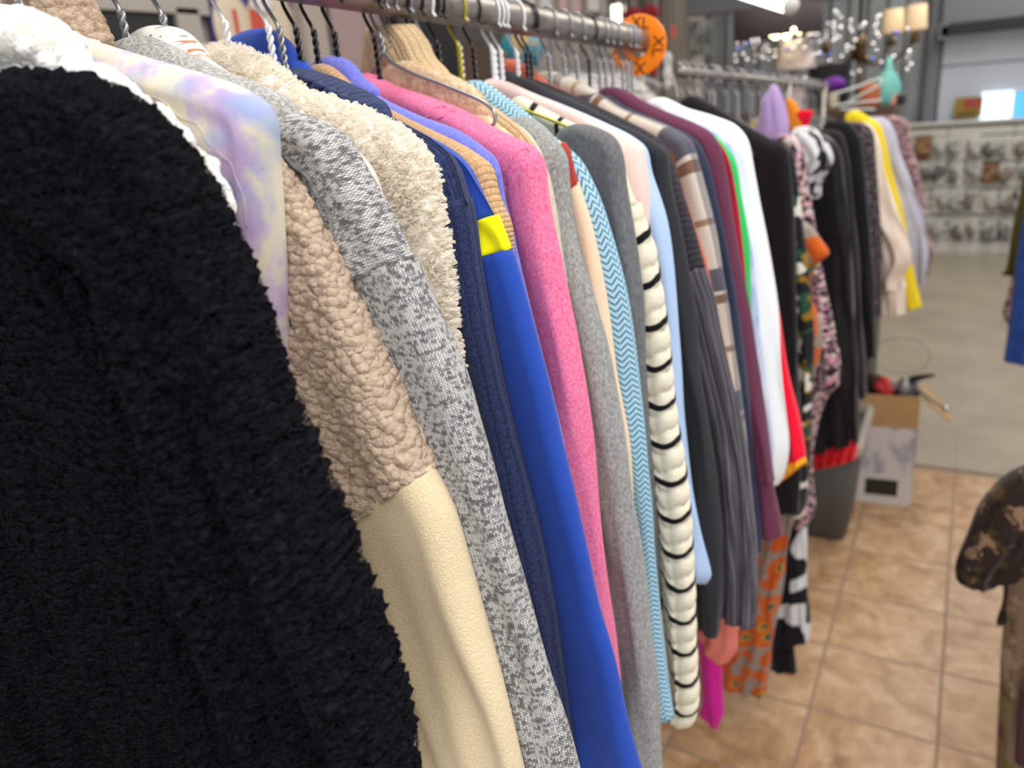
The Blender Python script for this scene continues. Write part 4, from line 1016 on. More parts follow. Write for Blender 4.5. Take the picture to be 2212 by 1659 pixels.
# ------------------------------------------------------------------ room shell
n = NT('shop floor: tan tiles, then concrete', 0.42, spec=0.35); P_ = n.geo(); o3 = n.sep(P_)
fx = n.ma('FRACT', n.ma('DIVIDE', n.ma('ADD', o3[0], 0.240 + .309 * 20), .309)); fy = n.ma('FRACT', n.ma('DIVIDE', n.ma('SUBTRACT', o3[1], 1.836 - .288 * 20), .288))
e1 = n.ma('ABSOLUTE', n.ma('SUBTRACT', fx, .5)); e2 = n.ma('ABSOLUTE', n.ma('SUBTRACT', fy, .5))
gr = n.ma('MAXIMUM', n.step(e1, .486, .492), n.step(e2, .485, .491))
idv = n.comb(n.ma('FLOOR', n.ma('DIVIDE', n.ma('ADD', o3[0], 0.240 + .309 * 20), .309)), n.ma('FLOOR', n.ma('DIVIDE', n.ma('SUBTRACT', o3[1], 1.836 - .288 * 20), .288)))
off = n.vscale(n.comb(n.white(idv), n.white(n.vadd(idv, n.comb(7.3, 1.1))), 0), (9, 9, 1))
f1 = n.noise(n.vadd(P_, off), 9, 6, .62, .6); f2 = n.noise(n.vadd(P_, off), 26, 4, .6, .3)
tile = n.ramp(n.ma('ADD', n.ma('MULTIPLY', f1, .75), n.ma('MULTIPLY', f2, .3)), [(.36, '#80603f'), (.47, '#a37d58'), (.56, '#b4916d'), (.68, '#c4a787')])
tile = n.mix(n.ma('MULTIPLY', n.white(idv), .25), tile, '#b59a7d')
tile = n.mix(gr, tile, '#857262')
conc = n.ramp(n.noise(P_, 3, 6, .6), [(.3, '#8f8574'), (.7, '#a39987')])
isc = n.step(o3[1], 3.50, 3.503); strip = n.ma('MULTIPLY', n.step(o3[1], 3.462, 3.466), n.step(o3[1], 3.506, 3.502))
n.color(n.mix(strip, n.mix(isc, tile, conc), '#6f604e'))
n.bump(n.ma('MULTIPLY', gr, -1), .4, .002); n.put(n.b.inputs['Roughness'], n.ma('ADD', .36, n.ma('MULTIPLY', gr, .4))); M['floor'] = n.m
tag(box('floor', (-3, -1.6, -.1), (3, 9, 0), 'floor'), kind='structure')
plain('wallpaint', 'grey beige painted wall', '#a79d97', .9, var=.06, sc=2)
plain('ceilpaint', 'white ceiling', '#d8d8d4', .9)
n = NT('grey corrugated metal wall', .5, spec=.4); o3 = n.sep(n.geo()); w = n.ma('SINE', n.ma('MULTIPLY', o3[0], 6.283 / .16)); n.color(n.ramp(n.noise(n.geo(), 2, 2), [(.3, '#84888a'), (.7, '#979b9c')])); n.bump(n.step(w, .3, .8), .8, .02); M['corr'] = n.m
tag(box('wall_left', (-2.6, -1.6, 0), (-2.5, 9, 3.7), 'wallpaint'), kind='structure')
# corrugated back wall as real ribs
bm_x = np.arange(-2.6, 3.01, .01); ph = np.mod(bm_x, .16) / .16; yr = 8.4 - .025 * np.clip(np.minimum(ph - .15, .5 - ph) / .08, 0, 1)
V = np.array([[(x, y, z) for x, y in zip(bm_x, yr)] for z in (0.0, 3.7)]); bw = grid('wall_back', V, np.zeros((2, len(bm_x) + 1, 2)), 'corr', wrap=False, smooth=False); tag(bw, kind='structure')
tag(box('ceiling', (-3, -1.6, 3.6), (3, 9, 3.7), 'ceilpaint'), kind='structure')

# overhead door and its track
plain('doorwhite', 'white door panel', '#b7bcc4', .5, var=.03, sc=3); plain('darktrack', 'black steel track', '#1a1b1e', .5); plain('greysteel', 'grey painted steel', '#6d7074', .5)
p0 = on_y(2036, 60, 8.33); p1 = on_y(2019, 268, 8.33)
dr = empty('door_1', (p0[0], 8.33, 0), kind='structure')
for k in range(4): box('panel', (0.02, 0, .02 + k * .53), (2.2, .04, .54 + k * .53), 'doorwhite', dr, .006)
box('jamb', (-.09, -.05, 0), (0.0, .05, 3.4), 'greysteel', dr)
zt = on_y(2120, 60, 8.2)[2]
tk = empty('door_track', (p0[0], 8.15, zt), label='black horizontal track above the white overhead door', cat='door track')
box('rail', (0, 0, -.04), (2.2, .06, .04), 'darktrack', tk); box('bracket', (-.02, 0, -.06), (.05, .08, .06), 'greysteel', tk)
tag(box('trim_1', (p0[0], 8.2, zt + .06), (p0[0] + 2.2, 8.3, 3.4), 'greysteel'), kind='structure')
# window in the door: daylight
def emit(key, name, col, st):
    n = NT(name); n.b.inputs['Emission Color'].default_value = lin(col); n.b.inputs['Emission Strength'].default_value = st; n.color(col); M[key] = n.m
emit('daylight', 'daylight through the door window', '#d8f4ff', 1.5); emit('daylightblue', 'blue sky through the door window', '#58aef0', .8)
a, b = on_y(2122, 200, 8.29), on_y(2183, 258, 8.29); c = on_y(2240, 258, 8.29)
wn = empty('window_1', (a[0], 8.29, b[2]), kind='structure'); zt2 = a[2] - b[2]
box('pane', (0, 0, 0), (b[0] - a[0], .01, zt2), 'daylight', wn); box('pane', (b[0] - a[0] + .012, 0, .0), (c[0] - a[0], .01, zt2 * .95), 'daylightblue', wn)
plain('winframe', 'white window frame', '#cfd6dc', .5)
box('frame', (-.02, -.012, -.03), (c[0] - a[0] + .02, .012, 0), 'winframe', wn); box('frame', (-.02, -.012, zt2), (c[0] - a[0] + .02, .012, zt2 + .02), 'winframe', wn); box('frame', (b[0] - a[0], -.012, 0), (b[0] - a[0] + .012, .012, zt2), 'winframe', wn)
plain('signyellow', 'yellow sign', '#8f7426', .6); plain('signred', 'red sign block', '#94433a', .6); plain('signdark', 'dark sign lettering', '#5c4a1c', .6)
a, b = on_y(2064, 212, 8.26), on_y(2120, 252, 8.26)
sg = empty('door_sign', (a[0], 8.26, b[2]), label='small yellow sign with red block fixed to the white door', cat='sign'); w_, h_ = b[0] - a[0], a[2] - b[2]
box('board', (0, 0, 0), (w_, .015, h_), 'signyellow', sg, .003); box('red_block', (w_ * .32, -.004, h_ * .45), (w_ * .96, .0, h_ * .95), 'signred', sg); box('dark_block', (w_ * .1, -.004, h_ * .1), (w_ * .85, 0, h_ * .3), 'signdark', sg)

# slatwall with hanging packs
plain('slat', 'white slat panel', '#c9c6bd', .6); plain('slatgroove', 'shadow groove lining', '#8f8c85', .8)
z1 = on_y(2000, 272, 8.17)[2]; X0, X1 = -.95, 1.9
sw = empty('slat_wall_display', (X0, 8.17, 0), label='low white slat wall with small goods hung in rows', cat='display')
nsl = 13
box('backing', (0, .03, .06), (X1 - X0, .06, z1), 'slatgroove', sw)
for k in range(nsl): z = .12 + k * (z1 - .14) / nsl; box('slat', (0, 0, z), (X1 - X0, .035, z + (z1 - .14) / nsl - .014), 'slat', sw, .004)
box('plinth', (0, -.02, 0), (X1 - X0, .05, .11), 'slat', sw, .004); box('top_cap', (-.01, -.02, z1), (X1 - X0 + .01, .07, z1 + .025), 'slat', sw, .004)
for k in range(6): box('upright', (.25 + k * .5, -.006, .1), (.262 + k * .5, .0, z1), 'slatgroove', sw)
for i, c in enumerate(['#8d8a86', '#6f6d6b', '#9b9893', '#7c7062', '#5a5856', '#a5a29d']): plain('pack%d' % i, 'grey blister pack', c, .5, var=.2, sc=30)
plain('packbrown', 'brown pack', '#84603f', .5)
rnd = random.Random(5)
for r_, py in enumerate((318, 374, 434, 496)):
    for k in range(7):
        px = 1992 + k * 36 + rnd.uniform(-6, 6); q = on_y(px, py + rnd.uniform(-3, 3), 8.14); w_ = rnd.uniform(.09, .14); h_ = rnd.uniform(.17, .22)
        br = (r_, k) in ((0, 0), (1, 4))
        pk = empty('blister_pack', (q[0], 8.14, q[2]), label=('brown boxed goods hanging on the slat wall, %s row' % ('top' if r_ == 0 else 'second')) if br else 'grey carded item hanging on the white slat wall', cat='pack', group=None if br else 'carded goods on the slat wall')
        box('card', (-w_ / 2, 0, -h_ / 2), (w_ / 2, .006, h_ / 2), 'slat' if not br else 'packbrown', pk, .001)
        pts = [(rnd.uniform(-.4, .4) * w_, -.03, z) for z in np.linspace(-h_ * .4, h_ * .3, 5)]
        wire('goods', spline(pts, 14), np.interp(np.linspace(0, 1, 14), [0, .3, .7, 1], [.006, w_ * .34, w_ * .25, .006]), 'packbrown' if br else 'pack%d' % rnd.randrange(6), pk)
        wire('peg', [(0, .02, h_ / 2 - .006), (0, -.03, h_ / 2 - .004)], .0025, 'chrome', pk)

# ------------------------------------------------------------------ bin, box and what lies in them
plain('binplastic', 'dark grey bin plastic', '#47433f', .55); plain('bag', 'thin clear bin liner', '#a59d94', .35, spec=.5)
bn = empty('waste_bin', (-.36, 2.88, 0), label='dark grey plastic waste bin under the black dresses', cat='bin')
def rrect(hx, hy, r, n=10):
    out = []
    for cx_, cy_, a0 in ((hx - r, hy - r, 0), (-hx + r, hy - r, 90), (-hx + r, -hy + r, 180), (hx - r, -hy + r, 270)):
        for t in np.linspace(0, 90, n): out.append((cx_ + r * math.cos(math.radians(a0 + t)), cy_ + r * math.sin(math.radians(a0 + t))))
    return np.array(out)
def lathe_rr(name, prof, mat, parent, r=.05):
    V = np.array([np.column_stack([rrect(hx, hy, min(r, hx * .9, hy * .9)), np.full(40, z)]) for hx, hy, z in prof])
    return grid(name, V, np.zeros((len(prof), 41, 2)), mat, parent, caps=True)
lathe_rr('body', [(.02, .02, .0), (.085, .145, .0), (.09, .15, .012), (.115, .2, .40), (.108, .193, .40), (.085, .14, .02), (.02, .02, .02)], 'binplastic', bn)
lathe_rr('rim', [(.113, .198, .39), (.128, .214, .392), (.130, .216, .41), (.124, .21, .422), (.108, .194, .42), (.108, .194, .395)], 'binplastic', bn)
lathe_rr('liner', [(.131, .217, .37), (.133, .219, .40), (.127, .213, .425), (.105, .19, .424), (.098, .18, .33), (.07, .12, .28)], 'bag', bn)
cloth('redcloth', 'crumpled red cloth', '#a3141c', '#c3202a', 60, .9); cloth('brownbag', 'dark brown leather bag', '#1e1411', '#37251f', 40, .9, rough=.5)
def blob(name, loc, size, mat, label=None, cat=None, parent=None, seed=0, n=28, amp=.18, **kw):
    rg = np.random.default_rng(seed); k = rg.normal(0, 1, (6, 3)) * 2.2; ph = rg.uniform(0, 6, 6); V = []
    for th in np.linspace(0, math.pi, n):
        row = []
        for a in np.linspace(0, 2 * math.pi, n * 2, endpoint=False):
            d = np.array([math.sin(th) * math.cos(a), math.sin(th) * math.sin(a), math.cos(th)]); q = 1 + amp * np.sum(np.sin(k @ d + ph)) / 3
            row.append(d * q * np.array(size))
        V.append(row)
    o = grid(name, np.array(V), np.stack(np.meshgrid(np.linspace(0, .3, n * 2 + 1), np.linspace(0, .3, n)), -1), mat, parent, caps=False); o.location = loc
    if label: tag(o, label, cat, **kw)
    return o
blob('cloth_bundle', (-.36, 2.84, .33), (.06, .11, .05), 'redcloth', 'red cloth lying in the grey waste bin', 'cloth', seed=3)
blob('leather_bag', (-.33, 3.0, .38), (.055, .085, .07), 'brownbag', 'dark brown leather bag standing in the waste bin', 'bag', seed=5)

plain('kraft', 'kraft brown cardboard', '#a8865a', .8, var=.06, sc=20); plain('whitecard', 'white printed cardboard', '#c9c2bb', .6)
n = NT('white cardboard with faint grey drawing', .6, spec=.3); f = n.noise(n.vscale(n.ob(), (1, 1, .5)), 14, 3, .6); n.color(n.ramp(f, [(.42, '#9d97a0'), (.55, '#c4bdbb')])); M['printcard'] = n.m
plain('boxlabel', 'black printed panel', '#26221f', .5)
bx = empty('cardboard_box', (-.19, 3.17, 0), 0.10, label='tall white printed cardboard box with open kraft flaps beside the bin', cat='box')
w_, d_, hb = .105, .085, .46
for nm, lo, hi in (('front_wall', (-w_, -d_, 0), (w_, -d_ + .004, hb - .12)), ('back_wall', (-w_, d_ - .004, 0), (w_, d_, hb)), ('side_wall', (-w_, -d_, 0), (-w_ + .004, d_, hb)), ('side_wall', (w_ - .004, -d_, 0), (w_, d_, hb))): box(nm, lo, hi, 'printcard', bx)
box('base', (-w_, -d_, 0), (w_, d_, .006), 'kraft', bx)
box('kraft_band', (-w_, -d_ - .001, hb - .13), (w_, -d_ + .004, hb), 'kraft', bx)
box('white_band', (-w_, -d_ - .0015, 0), (w_, -d_, .125), 'whitecard', bx); box('black_panel', (-.062, -d_ - .003, .038), (.055, -d_ - .0015, .108), 'boxlabel', bx, .0005)
f_ = box('flap', (0, -d_, 0), (.14, d_, .004), 'kraft', bx); f_.location = (w_, 0, hb); f_.rotation_euler = (0, math.radians(42), 0)
f_ = box('flap', (-.1, -d_, 0), (0, d_, .004), 'kraft', bx); f_.location = (-w_, 0, hb); f_.rotation_euler = (0, math.radians(-60), 0)
plain('umbrellablack', 'black nylon', '#17161a', .5); plain('redpack', 'red plastic wrap', '#b02a2a', .4); plain('silverpack', 'silver grey wrap', '#8d8a88', .3, metal=.5)
def bxp(x, y, z): a = .10; return (-.19 + x * math.cos(a) - y * math.sin(a), 3.17 + x * math.sin(a) + y * math.cos(a), z)
um = empty('folded_umbrella', bxp(.02, .0, .3), label='black folded umbrella sticking out of the cardboard box', cat='umbrella')
wire('canopy', spline([(-.03, 0, -.1), (0, 0, .1), (.05, -.01, .2), (.13, -.02, .235)], 24), np.interp(np.linspace(0, 1, 24), [0, .3, .8, 1], [.012, .024, .016, .006]), 'umbrellablack', um)
wire('handle', spline([(.05, -.01, .19), (.12, -.06, .155), (.17, -.09, .135)], 16), .006, 'greysteel', um); blob('knob', (.178, -.095, .132), (.013, .013, .013), 'chrome', parent=um, n=10, amp=0)
blob('wrapped_parcel', bxp(-.02, -.03, .47), (.035, .03, .04), 'redpack', 'red plastic-wrapped parcel on top in the cardboard box', 'parcel', seed=8)
blob('silver_parcel', bxp(.05, -.03, .47), (.022, .02, .045), 'silverpack', 'silver grey wrapped parcel beside the red one', 'parcel', seed=9)
blob('dark_bundle', bxp(-.06, .03, .46), (.05, .04, .05), 'brownbag', 'dark bundle filling the back of the cardboard box', 'bundle', seed=10)
a = np.linspace(0, 2 * math.pi, 48, endpoint=False); c = on_y(1945, 768, 3.2)
tr, uvt = tube([(.1 * math.cos(t), .03 * math.sin(t), .062 * math.sin(t)) for t in np.linspace(0, 2 * math.pi, 60)], .0016, 8)
ho = grid('wire_hoop', tr, uvt, 'greysteel'); ho.location = c; tag(ho, 'thin grey wire hoop standing up out of the cardboard box', 'hoop')

# ------------------------------------------------------------------ clothes on the rack across the aisle (edge of the view)
class Side(Garment):
    def __init__(s, name, label, y, cat, group):
        s.hy = y; s.hx = .35; s.al = 0.0; s.ex = np.array([1., 0, 0]); s.en = np.array([0, 1., 0]); s.seed = int(y * 100)
        s.o = empty(name, (s.hx, y, 0), 0, label=label, cat=cat, group=group); s.h = np.array([s.hx, y, 0.0])
AG = 'clothes on the rack across the aisle'
g = Side('camo_jacket', 'brown camouflage jacket sleeve reaching in at the aisle side', 1.45, 'jacket', AG)
g.sleeve([(2290, 960), (2220, 1005), (2165, 1035), (2118, 1085), (2090, 1150), (2064, 1215), (2068, 1248), (2098, 1266)], 'camo', .045, Q=[(2480, 1050), (2420, 1100), (2360, 1140), (2300, 1180), (2260, 1215), (2200, 1240), (2170, 1250), (2150, 1258)], mirror=False, fold=(.01, .06))
g.body(CZ - .2, CZ - .85, 'camo', (.1, .12, .12), .04, cx=.05)
g = Side('camo_trousers', 'tan camouflage trousers below the camouflage jacket', 1.62, 'trousers', AG)
g.sleeve([(2180, 1225), (2172, 1300), (2162, 1400), (2158, 1500), (2152, 1600), (2148, 1700)], 'camolight', .03, Q=[(2330, 1225), (2310, 1300), (2290, 1400), (2280, 1500), (2270, 1600), (2265, 1700)], mirror=False, fold=(.01, .05), name='trouser_leg')
g.sleeve([(2168, 1250), (2165, 1300), (2152, 1345), (2157, 1352)], 'camo', .012, Q=[(2195, 1250), (2190, 1300), (2180, 1340), (2172, 1350)], mirror=False, name='tie_strap', step=.004)
plain('plum', 'plum coloured cloth', '#4a3038', .8)
g = Side('cotton_bag', 'plum coloured cloth bag at the lower edge beside the camouflage trousers', 1.40, 'bag', AG)
g.sleeve([(2202, 1480), (2196, 1540), (2192, 1600), (2190, 1640)], 'plum', .03, Q=[(2330, 1480), (2330, 1540), (2330, 1600), (2330, 1640)], mirror=False, name='bag_body', hem=False)
g = Side('cotton_trousers', 'dark olive trousers hanging across the aisle', 3.0, 'trousers', AG)
g.sleeve([(2230, 330), (2212, 380), (2198, 440), (2185, 500), (2172, 580), (2163, 592)], 'olive', .04, Q=[(2420, 330), (2400, 380), (2380, 440), (2330, 500), (2260, 580), (2200, 596)], mirror=False, name='trouser_leg')
g = Side('cotton_trousers', 'saturated blue trousers hanging in front of the olive pair', 2.86, 'trousers', AG)
g.sleeve([(2225, 400), (2208, 480), (2195, 560), (2186, 640), (2176, 720), (2168, 778)], 'denim', .035, Q=[(2400, 400), (2380, 480), (2360, 560), (2330, 640), (2290, 720), (2250, 784)], mirror=False, name='trouser_leg')
g = Side('lace_scarf', 'dark lace scarf end behind the blue trousers', 3.1, 'scarf', AG)
g.sleeve([(2190, 560), (2180, 620), (2166, 680), (2175, 700)], 'pinklace', .012, Q=[(2240, 560), (2235, 620), (2220, 680), (2200, 702)], mirror=False, name='scarf_end')
rk3 = empty('aisle_rack', (.62, 2.3, 0), label='steel rack across the aisle carrying the camouflage and blue clothes', cat='rack')
wire('rail', [(0, -1.2, 1.7), (0, 1.2, 1.7)], .014, 'steel', rk3, 12)
for yq in (-1.15, 1.15): wire('post', [(0, yq, 0), (0, yq, 1.7)], .014, 'steel', rk3, 12)

# ------------------------------------------------------------------ second row of hangers behind the steel arm
bk = empty('hanger_rail', (-1.0, 2.2, 0), label='parallel clothes rail behind the arm, full of dull hangers', cat='rack')
zb = CZ + .185
wire('rail', [(0, -.42, zb), (0, .55, zb)], .013, 'steel', bk, 14); wire('post', [(0, .5, 0), (0, .5, zb)], .013, 'steel', bk, 12)
for i in range(15):
    y = 1.86 + i * .047
    hanger(y, 'silver', 'dull wire hanger on the parallel rail behind the arm', hx=-1.0, zr=zb, rz=-.25 + .1 * math.sin(i * 1.7), span=.17, drop=.07, group='hangers on the parallel rail')
    g = Side('pale_shirt', 'pale grey shirt on the parallel rail behind the arm', y, 'shirt', 'pale shirts on the parallel rail')
    g.o.location.x = -1.0; g.o.rotation_euler.z = -.25 + .1 * math.sin(i * 1.7)
    z0 = zb - .125; Pq = spline([(.03, z0), (.08, z0 - .035), (.14, z0 - .08), (.16, z0 - .15), (.22, z0 - .4), (.23, z0 - .7)], 30); Qq = Pq * [-1, 1]
    flat_tube('body', Pq, Qq, .012, 'palecloth', g.o, nf=10, seed=i)

# ------------------------------------------------------------------ left wall: frame, poster, pictures, cabinet, globe and lantern
XW = -2.46
def wbox(name, px0, py0, px1, py1, mat, parent=None, x=XW, dep=.03, bev=0.002, base=None):
    pm = (px0 + px1) / 2, (py0 + py1) / 2
    y0, y1 = on_x(px0, pm[1], x)[1], on_x(px1, pm[1], x)[1]; z1, z0 = on_x(pm[0], py0, x)[2], on_x(pm[0], py1, x)[2]
    o = np.zeros(3) if base is None else np.array(base)
    return box(name, np.array((x - dep, y0, z0)) - o, np.array((x, y1, z1)) - o, mat, parent, bev)
plain('frameg', 'grey painted frame', '#a39c95', .5); plain('black', 'black board', '#0c0c0e', .4); plain('purple', 'deep purple print', '#3d2f70', .6); plain('creamp', 'cream printed shape', '#cfc0a8', .6)
plain('redp', 'red printed patch', '#c24a33', .6); plain('pinkp', 'dusty pink print', '#a08a86', .6); plain('darkp', 'dark grey brown panel', '#4a4340', .6); plain('brownp', 'brown board', '#4d3a2e', .6); plain('beigep', 'beige column paint', '#a69b90', .8)
plain('paper', 'white paper', '#d9d5d2', .7); plain('palepink', 'pale pink paper', '#c9a9a8', .7) if 'palepink_' in M else plain('pinkpaper', 'pale pink paper', '#c9a9a8', .7)
fr = empty('framed_board', (XW, on_x(300, 50, XW)[1], 0), label='large black board in a pale grey frame on the left wall', cat='board'); b0 = (XW, on_x(300, 50, XW)[1], 0)
wbox('frame_top', 60, -20, 452, 22, 'frameg', fr, dep=.06, base=b0); wbox('frame_side', 404, 18, 452, 260, 'frameg', fr, dep=.06, base=b0); wbox('board', 60, 20, 406, 260, 'black', fr, dep=.03, x=XW - .02, base=b0)
po = empty('poster', (XW, on_x(560, 50, XW)[1], 0), label='purple poster with cream shapes and a red patch', cat='poster'); b0 = (XW, on_x(560, 50, XW)[1], 0)
wbox('print', 456, -80, 660, 170, 'purple', po, dep=.02, base=b0)
def wblob(name, px, py, rx, ry, mat, parent, base, x):
    c = on_x(px, py, x); k = abs(np.linalg.norm(c - [0, 0, CZ])) / F
    V = np.array([[(d, rx * k * r * math.cos(t) * 1.6, ry * k * r * math.sin(t)) for t in np.linspace(0, 2 * math.pi, 32, endpoint=False)] for d, r in ((0, 1), (.004, .97), (.005, .5), (.005, .02))])
    o = grid(name, V, np.zeros((4, 33, 2)), mat, parent, caps=True); o.location = c - np.array(base); return o
wblob('cream_shape', 505, 60, 30, 60, 'creamp', po, b0, XW + .001); wblob('cream_shape', 590, 60, 40, 70, 'creamp', po, b0, XW + .001); wblob('cream_shape', 565, 12, 18, 14, 'paper', po, b0, XW + .008); wbox('red_patch', 542, 20, 572, 70, 'redp', po, x=XW + .008, dep=.006, base=b0); wbox('red_strip', 506, 20, 516, 80, 'redp', po, x=XW + .008, dep=.006, base=b0)
tag(wbox('trim_2', 640, -120, 690, 300, 'beigep', dep=-.05), kind='structure')
pc = empty('picture', (XW, on_x(760, 50, XW)[1], 0), label='dusty pink picture with a dark left edge on the left wall', cat='picture'); b0 = (XW, on_x(760, 50, XW)[1], 0)
wbox('dark_edge', 692, -100, 716, 200, 'darkp', pc, dep=.03, base=b0); wbox('print', 716, -100, 832, 200, 'pinkp', pc, dep=.03, base=b0)
cb = empty('wall_cabinet', (XW, on_x(950, 80, XW)[1], 0), label='dark grey brown cabinet against the left wall', cat='cabinet'); b0 = (XW, on_x(950, 80, XW)[1], 0)
wbox('body', 838, -60, 1060, 330, 'darkp', cb, dep=-.1, base=b0); wbox('door', 906, 40, 985, 330, 'black', cb, x=XW + .1, dep=-.02, base=b0); wbox('door', 990, 95, 1050, 330, 'brownp', cb, x=XW + .1, dep=-.02, base=b0)
for q, (a0, a1, m_) in enumerate(((1140, 1200, 'paper'), (1205, 1255, 'pinkpaper'), (1262, 1312, 'paper'))):
    tag(wbox('paper_sheet', a0, -70, a1, 25, m_, dep=.004), ['white paper sheet pinned up left of the pink one', 'pale pink paper sheet pinned between two white ones', 'white paper sheet pinned up right of the pink one'][q], 'paper', 'papers pinned to the left wall')
for k, a0 in enumerate(np.arange(1060, 1440, 34)): tag(wbox('trim_%d' % (k + 3), a0, -100, a0 + 6, 300, 'beigep', dep=-.015), kind='structure')
# teal globe on a bracket shelf
n = NT('teal globe with tan land', .35, spec=.5); f = n.noise(n.ob(), 9, 3, .6); n.color(n.mix(n.step(f, .56, .6), '#1f7f93', '#b08f5a')); M['globe'] = n.m
gc = on_y(1127, 106, 2.5); gl = empty('globe', tuple(gc), label='teal globe with tan land behind the white hooks', cat='globe')
blob('ball', (0, 0, 0), (.072, .072, .072), 'globe', parent=gl, n=24, amp=0); wire('stand', [(0, 0, -.072), (0, 0, -.13)], .008, 'brownp', gl); wire('meridian', [(.0, .078 * math.cos(t), .078 * math.sin(t)) for t in np.linspace(-1.6, 1.6, 30)], .003, 'brownp', gl)
sh = empty('wall_shelf', (gc[0], gc[1], gc[2] - .13), label='wooden shelf unit carrying the teal globe', cat='shelf')
box('top', (-.9, -.3, -.03), (.15, .3, 0), 'brownp', sh, .003)
for a_ in (-.27, .24): box('leg', (.08, a_, -(gc[2] - .13)), (.12, a_ + .04, -.03), 'brownp', sh); box('leg', (-.86, a_, -(gc[2] - .13)), (-.82, a_ + .04, -.03), 'brownp', sh)
emit('lampglow', 'lit lamp glass', '#fff6dc', 3.0)
def hung(name, px, py, y, label, cat):
    c = on_y(px, py, y); o = empty(name, tuple(c), label=label, cat=cat); wire('cord', [(0, 0, .02), (0, 0, 3.6 - c[2])], .002, 'black', o, 6); return o, c
ln, c = hung('lantern', 1335, 25, 4.6, 'black lantern with a glowing pane above the orange disc', 'lantern')
box('glass', (-.03, -.03, -.055), (.03, .03, .035), 'lampglow', ln, .008)
for sx in (-1, 1):
    for sy in (-1, 1): box('post', (sx * .045 - .006, sy * .045 - .006, -.08), (sx * .045 + .006, sy * .045 + .006, .13), 'black', ln)
box('cap', (-.06, -.06, .13), (.06, .06, .15), 'black', ln, .004); box('base', (-.06, -.06, -.1), (.06, .06, -.08), 'black', ln, .004)
rb, c = hung('ribbon_bow', 1384, 30, 4.4, 'dark red ribbon bow hanging above the orange disc', 'bow')
plain('bowred', 'dark red ribbon', '#8d1522', .6)
for sg in (-1, 1): b_ = blob('loop', (sg * .05, 0, 0), (.05, .02, .035), 'bowred', parent=rb, n=14, amp=.15, seed=2)
blob('knot', (0, -.01, 0), (.02, .02, .02), 'bowred', parent=rb, n=10, amp=0)
r2, c = hung('red_pendant', 1412, 148, 4.0, 'small red pendant hanging just below the orange disc', 'pendant'); blob('drop', (0, 0, 0), (.018, .015, .05), 'bowred', parent=r2, n=14, amp=.2, seed=6)
tg, c = hung('hanging_tag', 1454, 66, 3.6, 'red tag on a pale cord right of the orange disc', 'tag'); box('card', (-.008, -.002, -.03), (.008, .002, .02), 'redp', tg)
# glass things: clear and sparkling
n = NT('cut glass', .03, spec=.8); n.b.inputs['Transmission Weight'].default_value = .55; n.color('#f4f4f0'); M['glass'] = n.m
pr, c = hung('glass_prism', 1443, 150, 2.6, 'faceted glass prism hanging right of the orange disc', 'prism')
V = np.array([[(r * math.cos(t), r * math.sin(t), z) for t in np.linspace(0, 2 * math.pi, 6, endpoint=False)] for r, z in ((.003, .055), (.016, .035), (.010, .012), (.018, -.012), (.010, -.035), (.015, -.045), (.003, -.06))]); grid('crystal', V, np.zeros((7, 7, 2)), 'glass', pr, smooth=False)
# pillar and the grey beam
a_ = on_y(1440, 60, 6.6); b_ = on_y(1500, 60, 6.6); tag(box('trim_20', (a_[0], 6.55, 0), (b_[0], 6.85, 3.6), 'beigep'), kind='structure')
tag(box('trim_21', (on_y(1490, 20, 6.0)[0], 5.9, on_y(1560, 28, 6.0)[2]), (on_y(1700, 20, 6.0)[0] + 2.4, 6.1, on_y(1560, 28, 6.0)[2] + .16), 'greysteel'), kind='structure')
nb_ = empty('notice_board', tuple(on_y(1512, 60, 6.54)), label='black and white notice sheets on the beige pillar', cat='notice')
box('sheet', (-.09, -.01, .06), (.03, 0, .22), 'paper', nb_); M['bw'] = None; cloth('bwprint', 'black and white print', '#262626', '#c9c9c9', 30, .6); box('sheet', (-.07, -.014, -.2), (.09, -.002, .05), 'bwprint', nb_)
# fluorescent tube fixture
t0, t1 = on_y(1556, -34, 3.3), on_y(1706, 12, 3.0)
emit('tubelight', 'lit fluorescent tube', '#f2fff4', 5.0); fx_ = empty('tube_lamp', tuple((t0 + t1) / 2), label='lit fluorescent tube lamp at the top of the view', cat='lamp'); m_ = (t0 + t1) / 2
wire('tube', [t0 - m_, t1 - m_], .026, 'tubelight', fx_, 14); e_ = (t1 - t0); wire('end_cap', [t1 - m_, t1 - m_ + e_ * .03], .028, 'paper', fx_, 14)
wire('housing', [t0 - m_ + [0, 0, .05], t1 - m_ + [0, 0, .05]], .03, 'paper', fx_, 10)
for q in (.2, .8): wire('suspension', [t0 + e_ * q - m_ + [0, 0, .05], [*(t0 + e_ * q - m_)[:2], 3.6 - m_[2]]], .003, 'greysteel', fx_, 6)
# chandeliers
plain('sheer', 'dark sheer fabric', '#584f50', .7); plain('bead', 'bright crystal bead', '#f2f2f6', .04, metal=1.0); plain('beadblue', 'blue crystal bead', '#6a86e8', .05, metal=1.0); emit('bulb', 'lit warm bulb', '#fff0b8', 9.0); plain('shadecloth', 'pale amber lamp shade', '#d8bc94', .7); plain('brass', 'dark brass', '#5d4a34', .35, metal=.8)
_bm = {}
def bead(parent, p, r=.008, mat='bead', name='crystal'):
    if (mat, r) not in _bm:
        bm = bmesh.new(); bmesh.ops.create_icosphere(bm, subdivisions=2, radius=r); me = bpy.data.meshes.new('crystal'); bm.to_mesh(me); bm.free(); me.materials.append(M[mat]); me.polygons.foreach_set('use_smooth', [True] * len(me.polygons)); _bm[(mat, r)] = me
    o = bpy.data.objects.new(name, _bm[(mat, r)]); COL.objects.link(o); o.parent = parent; o.location = p; return o
rnd = random.Random(11)
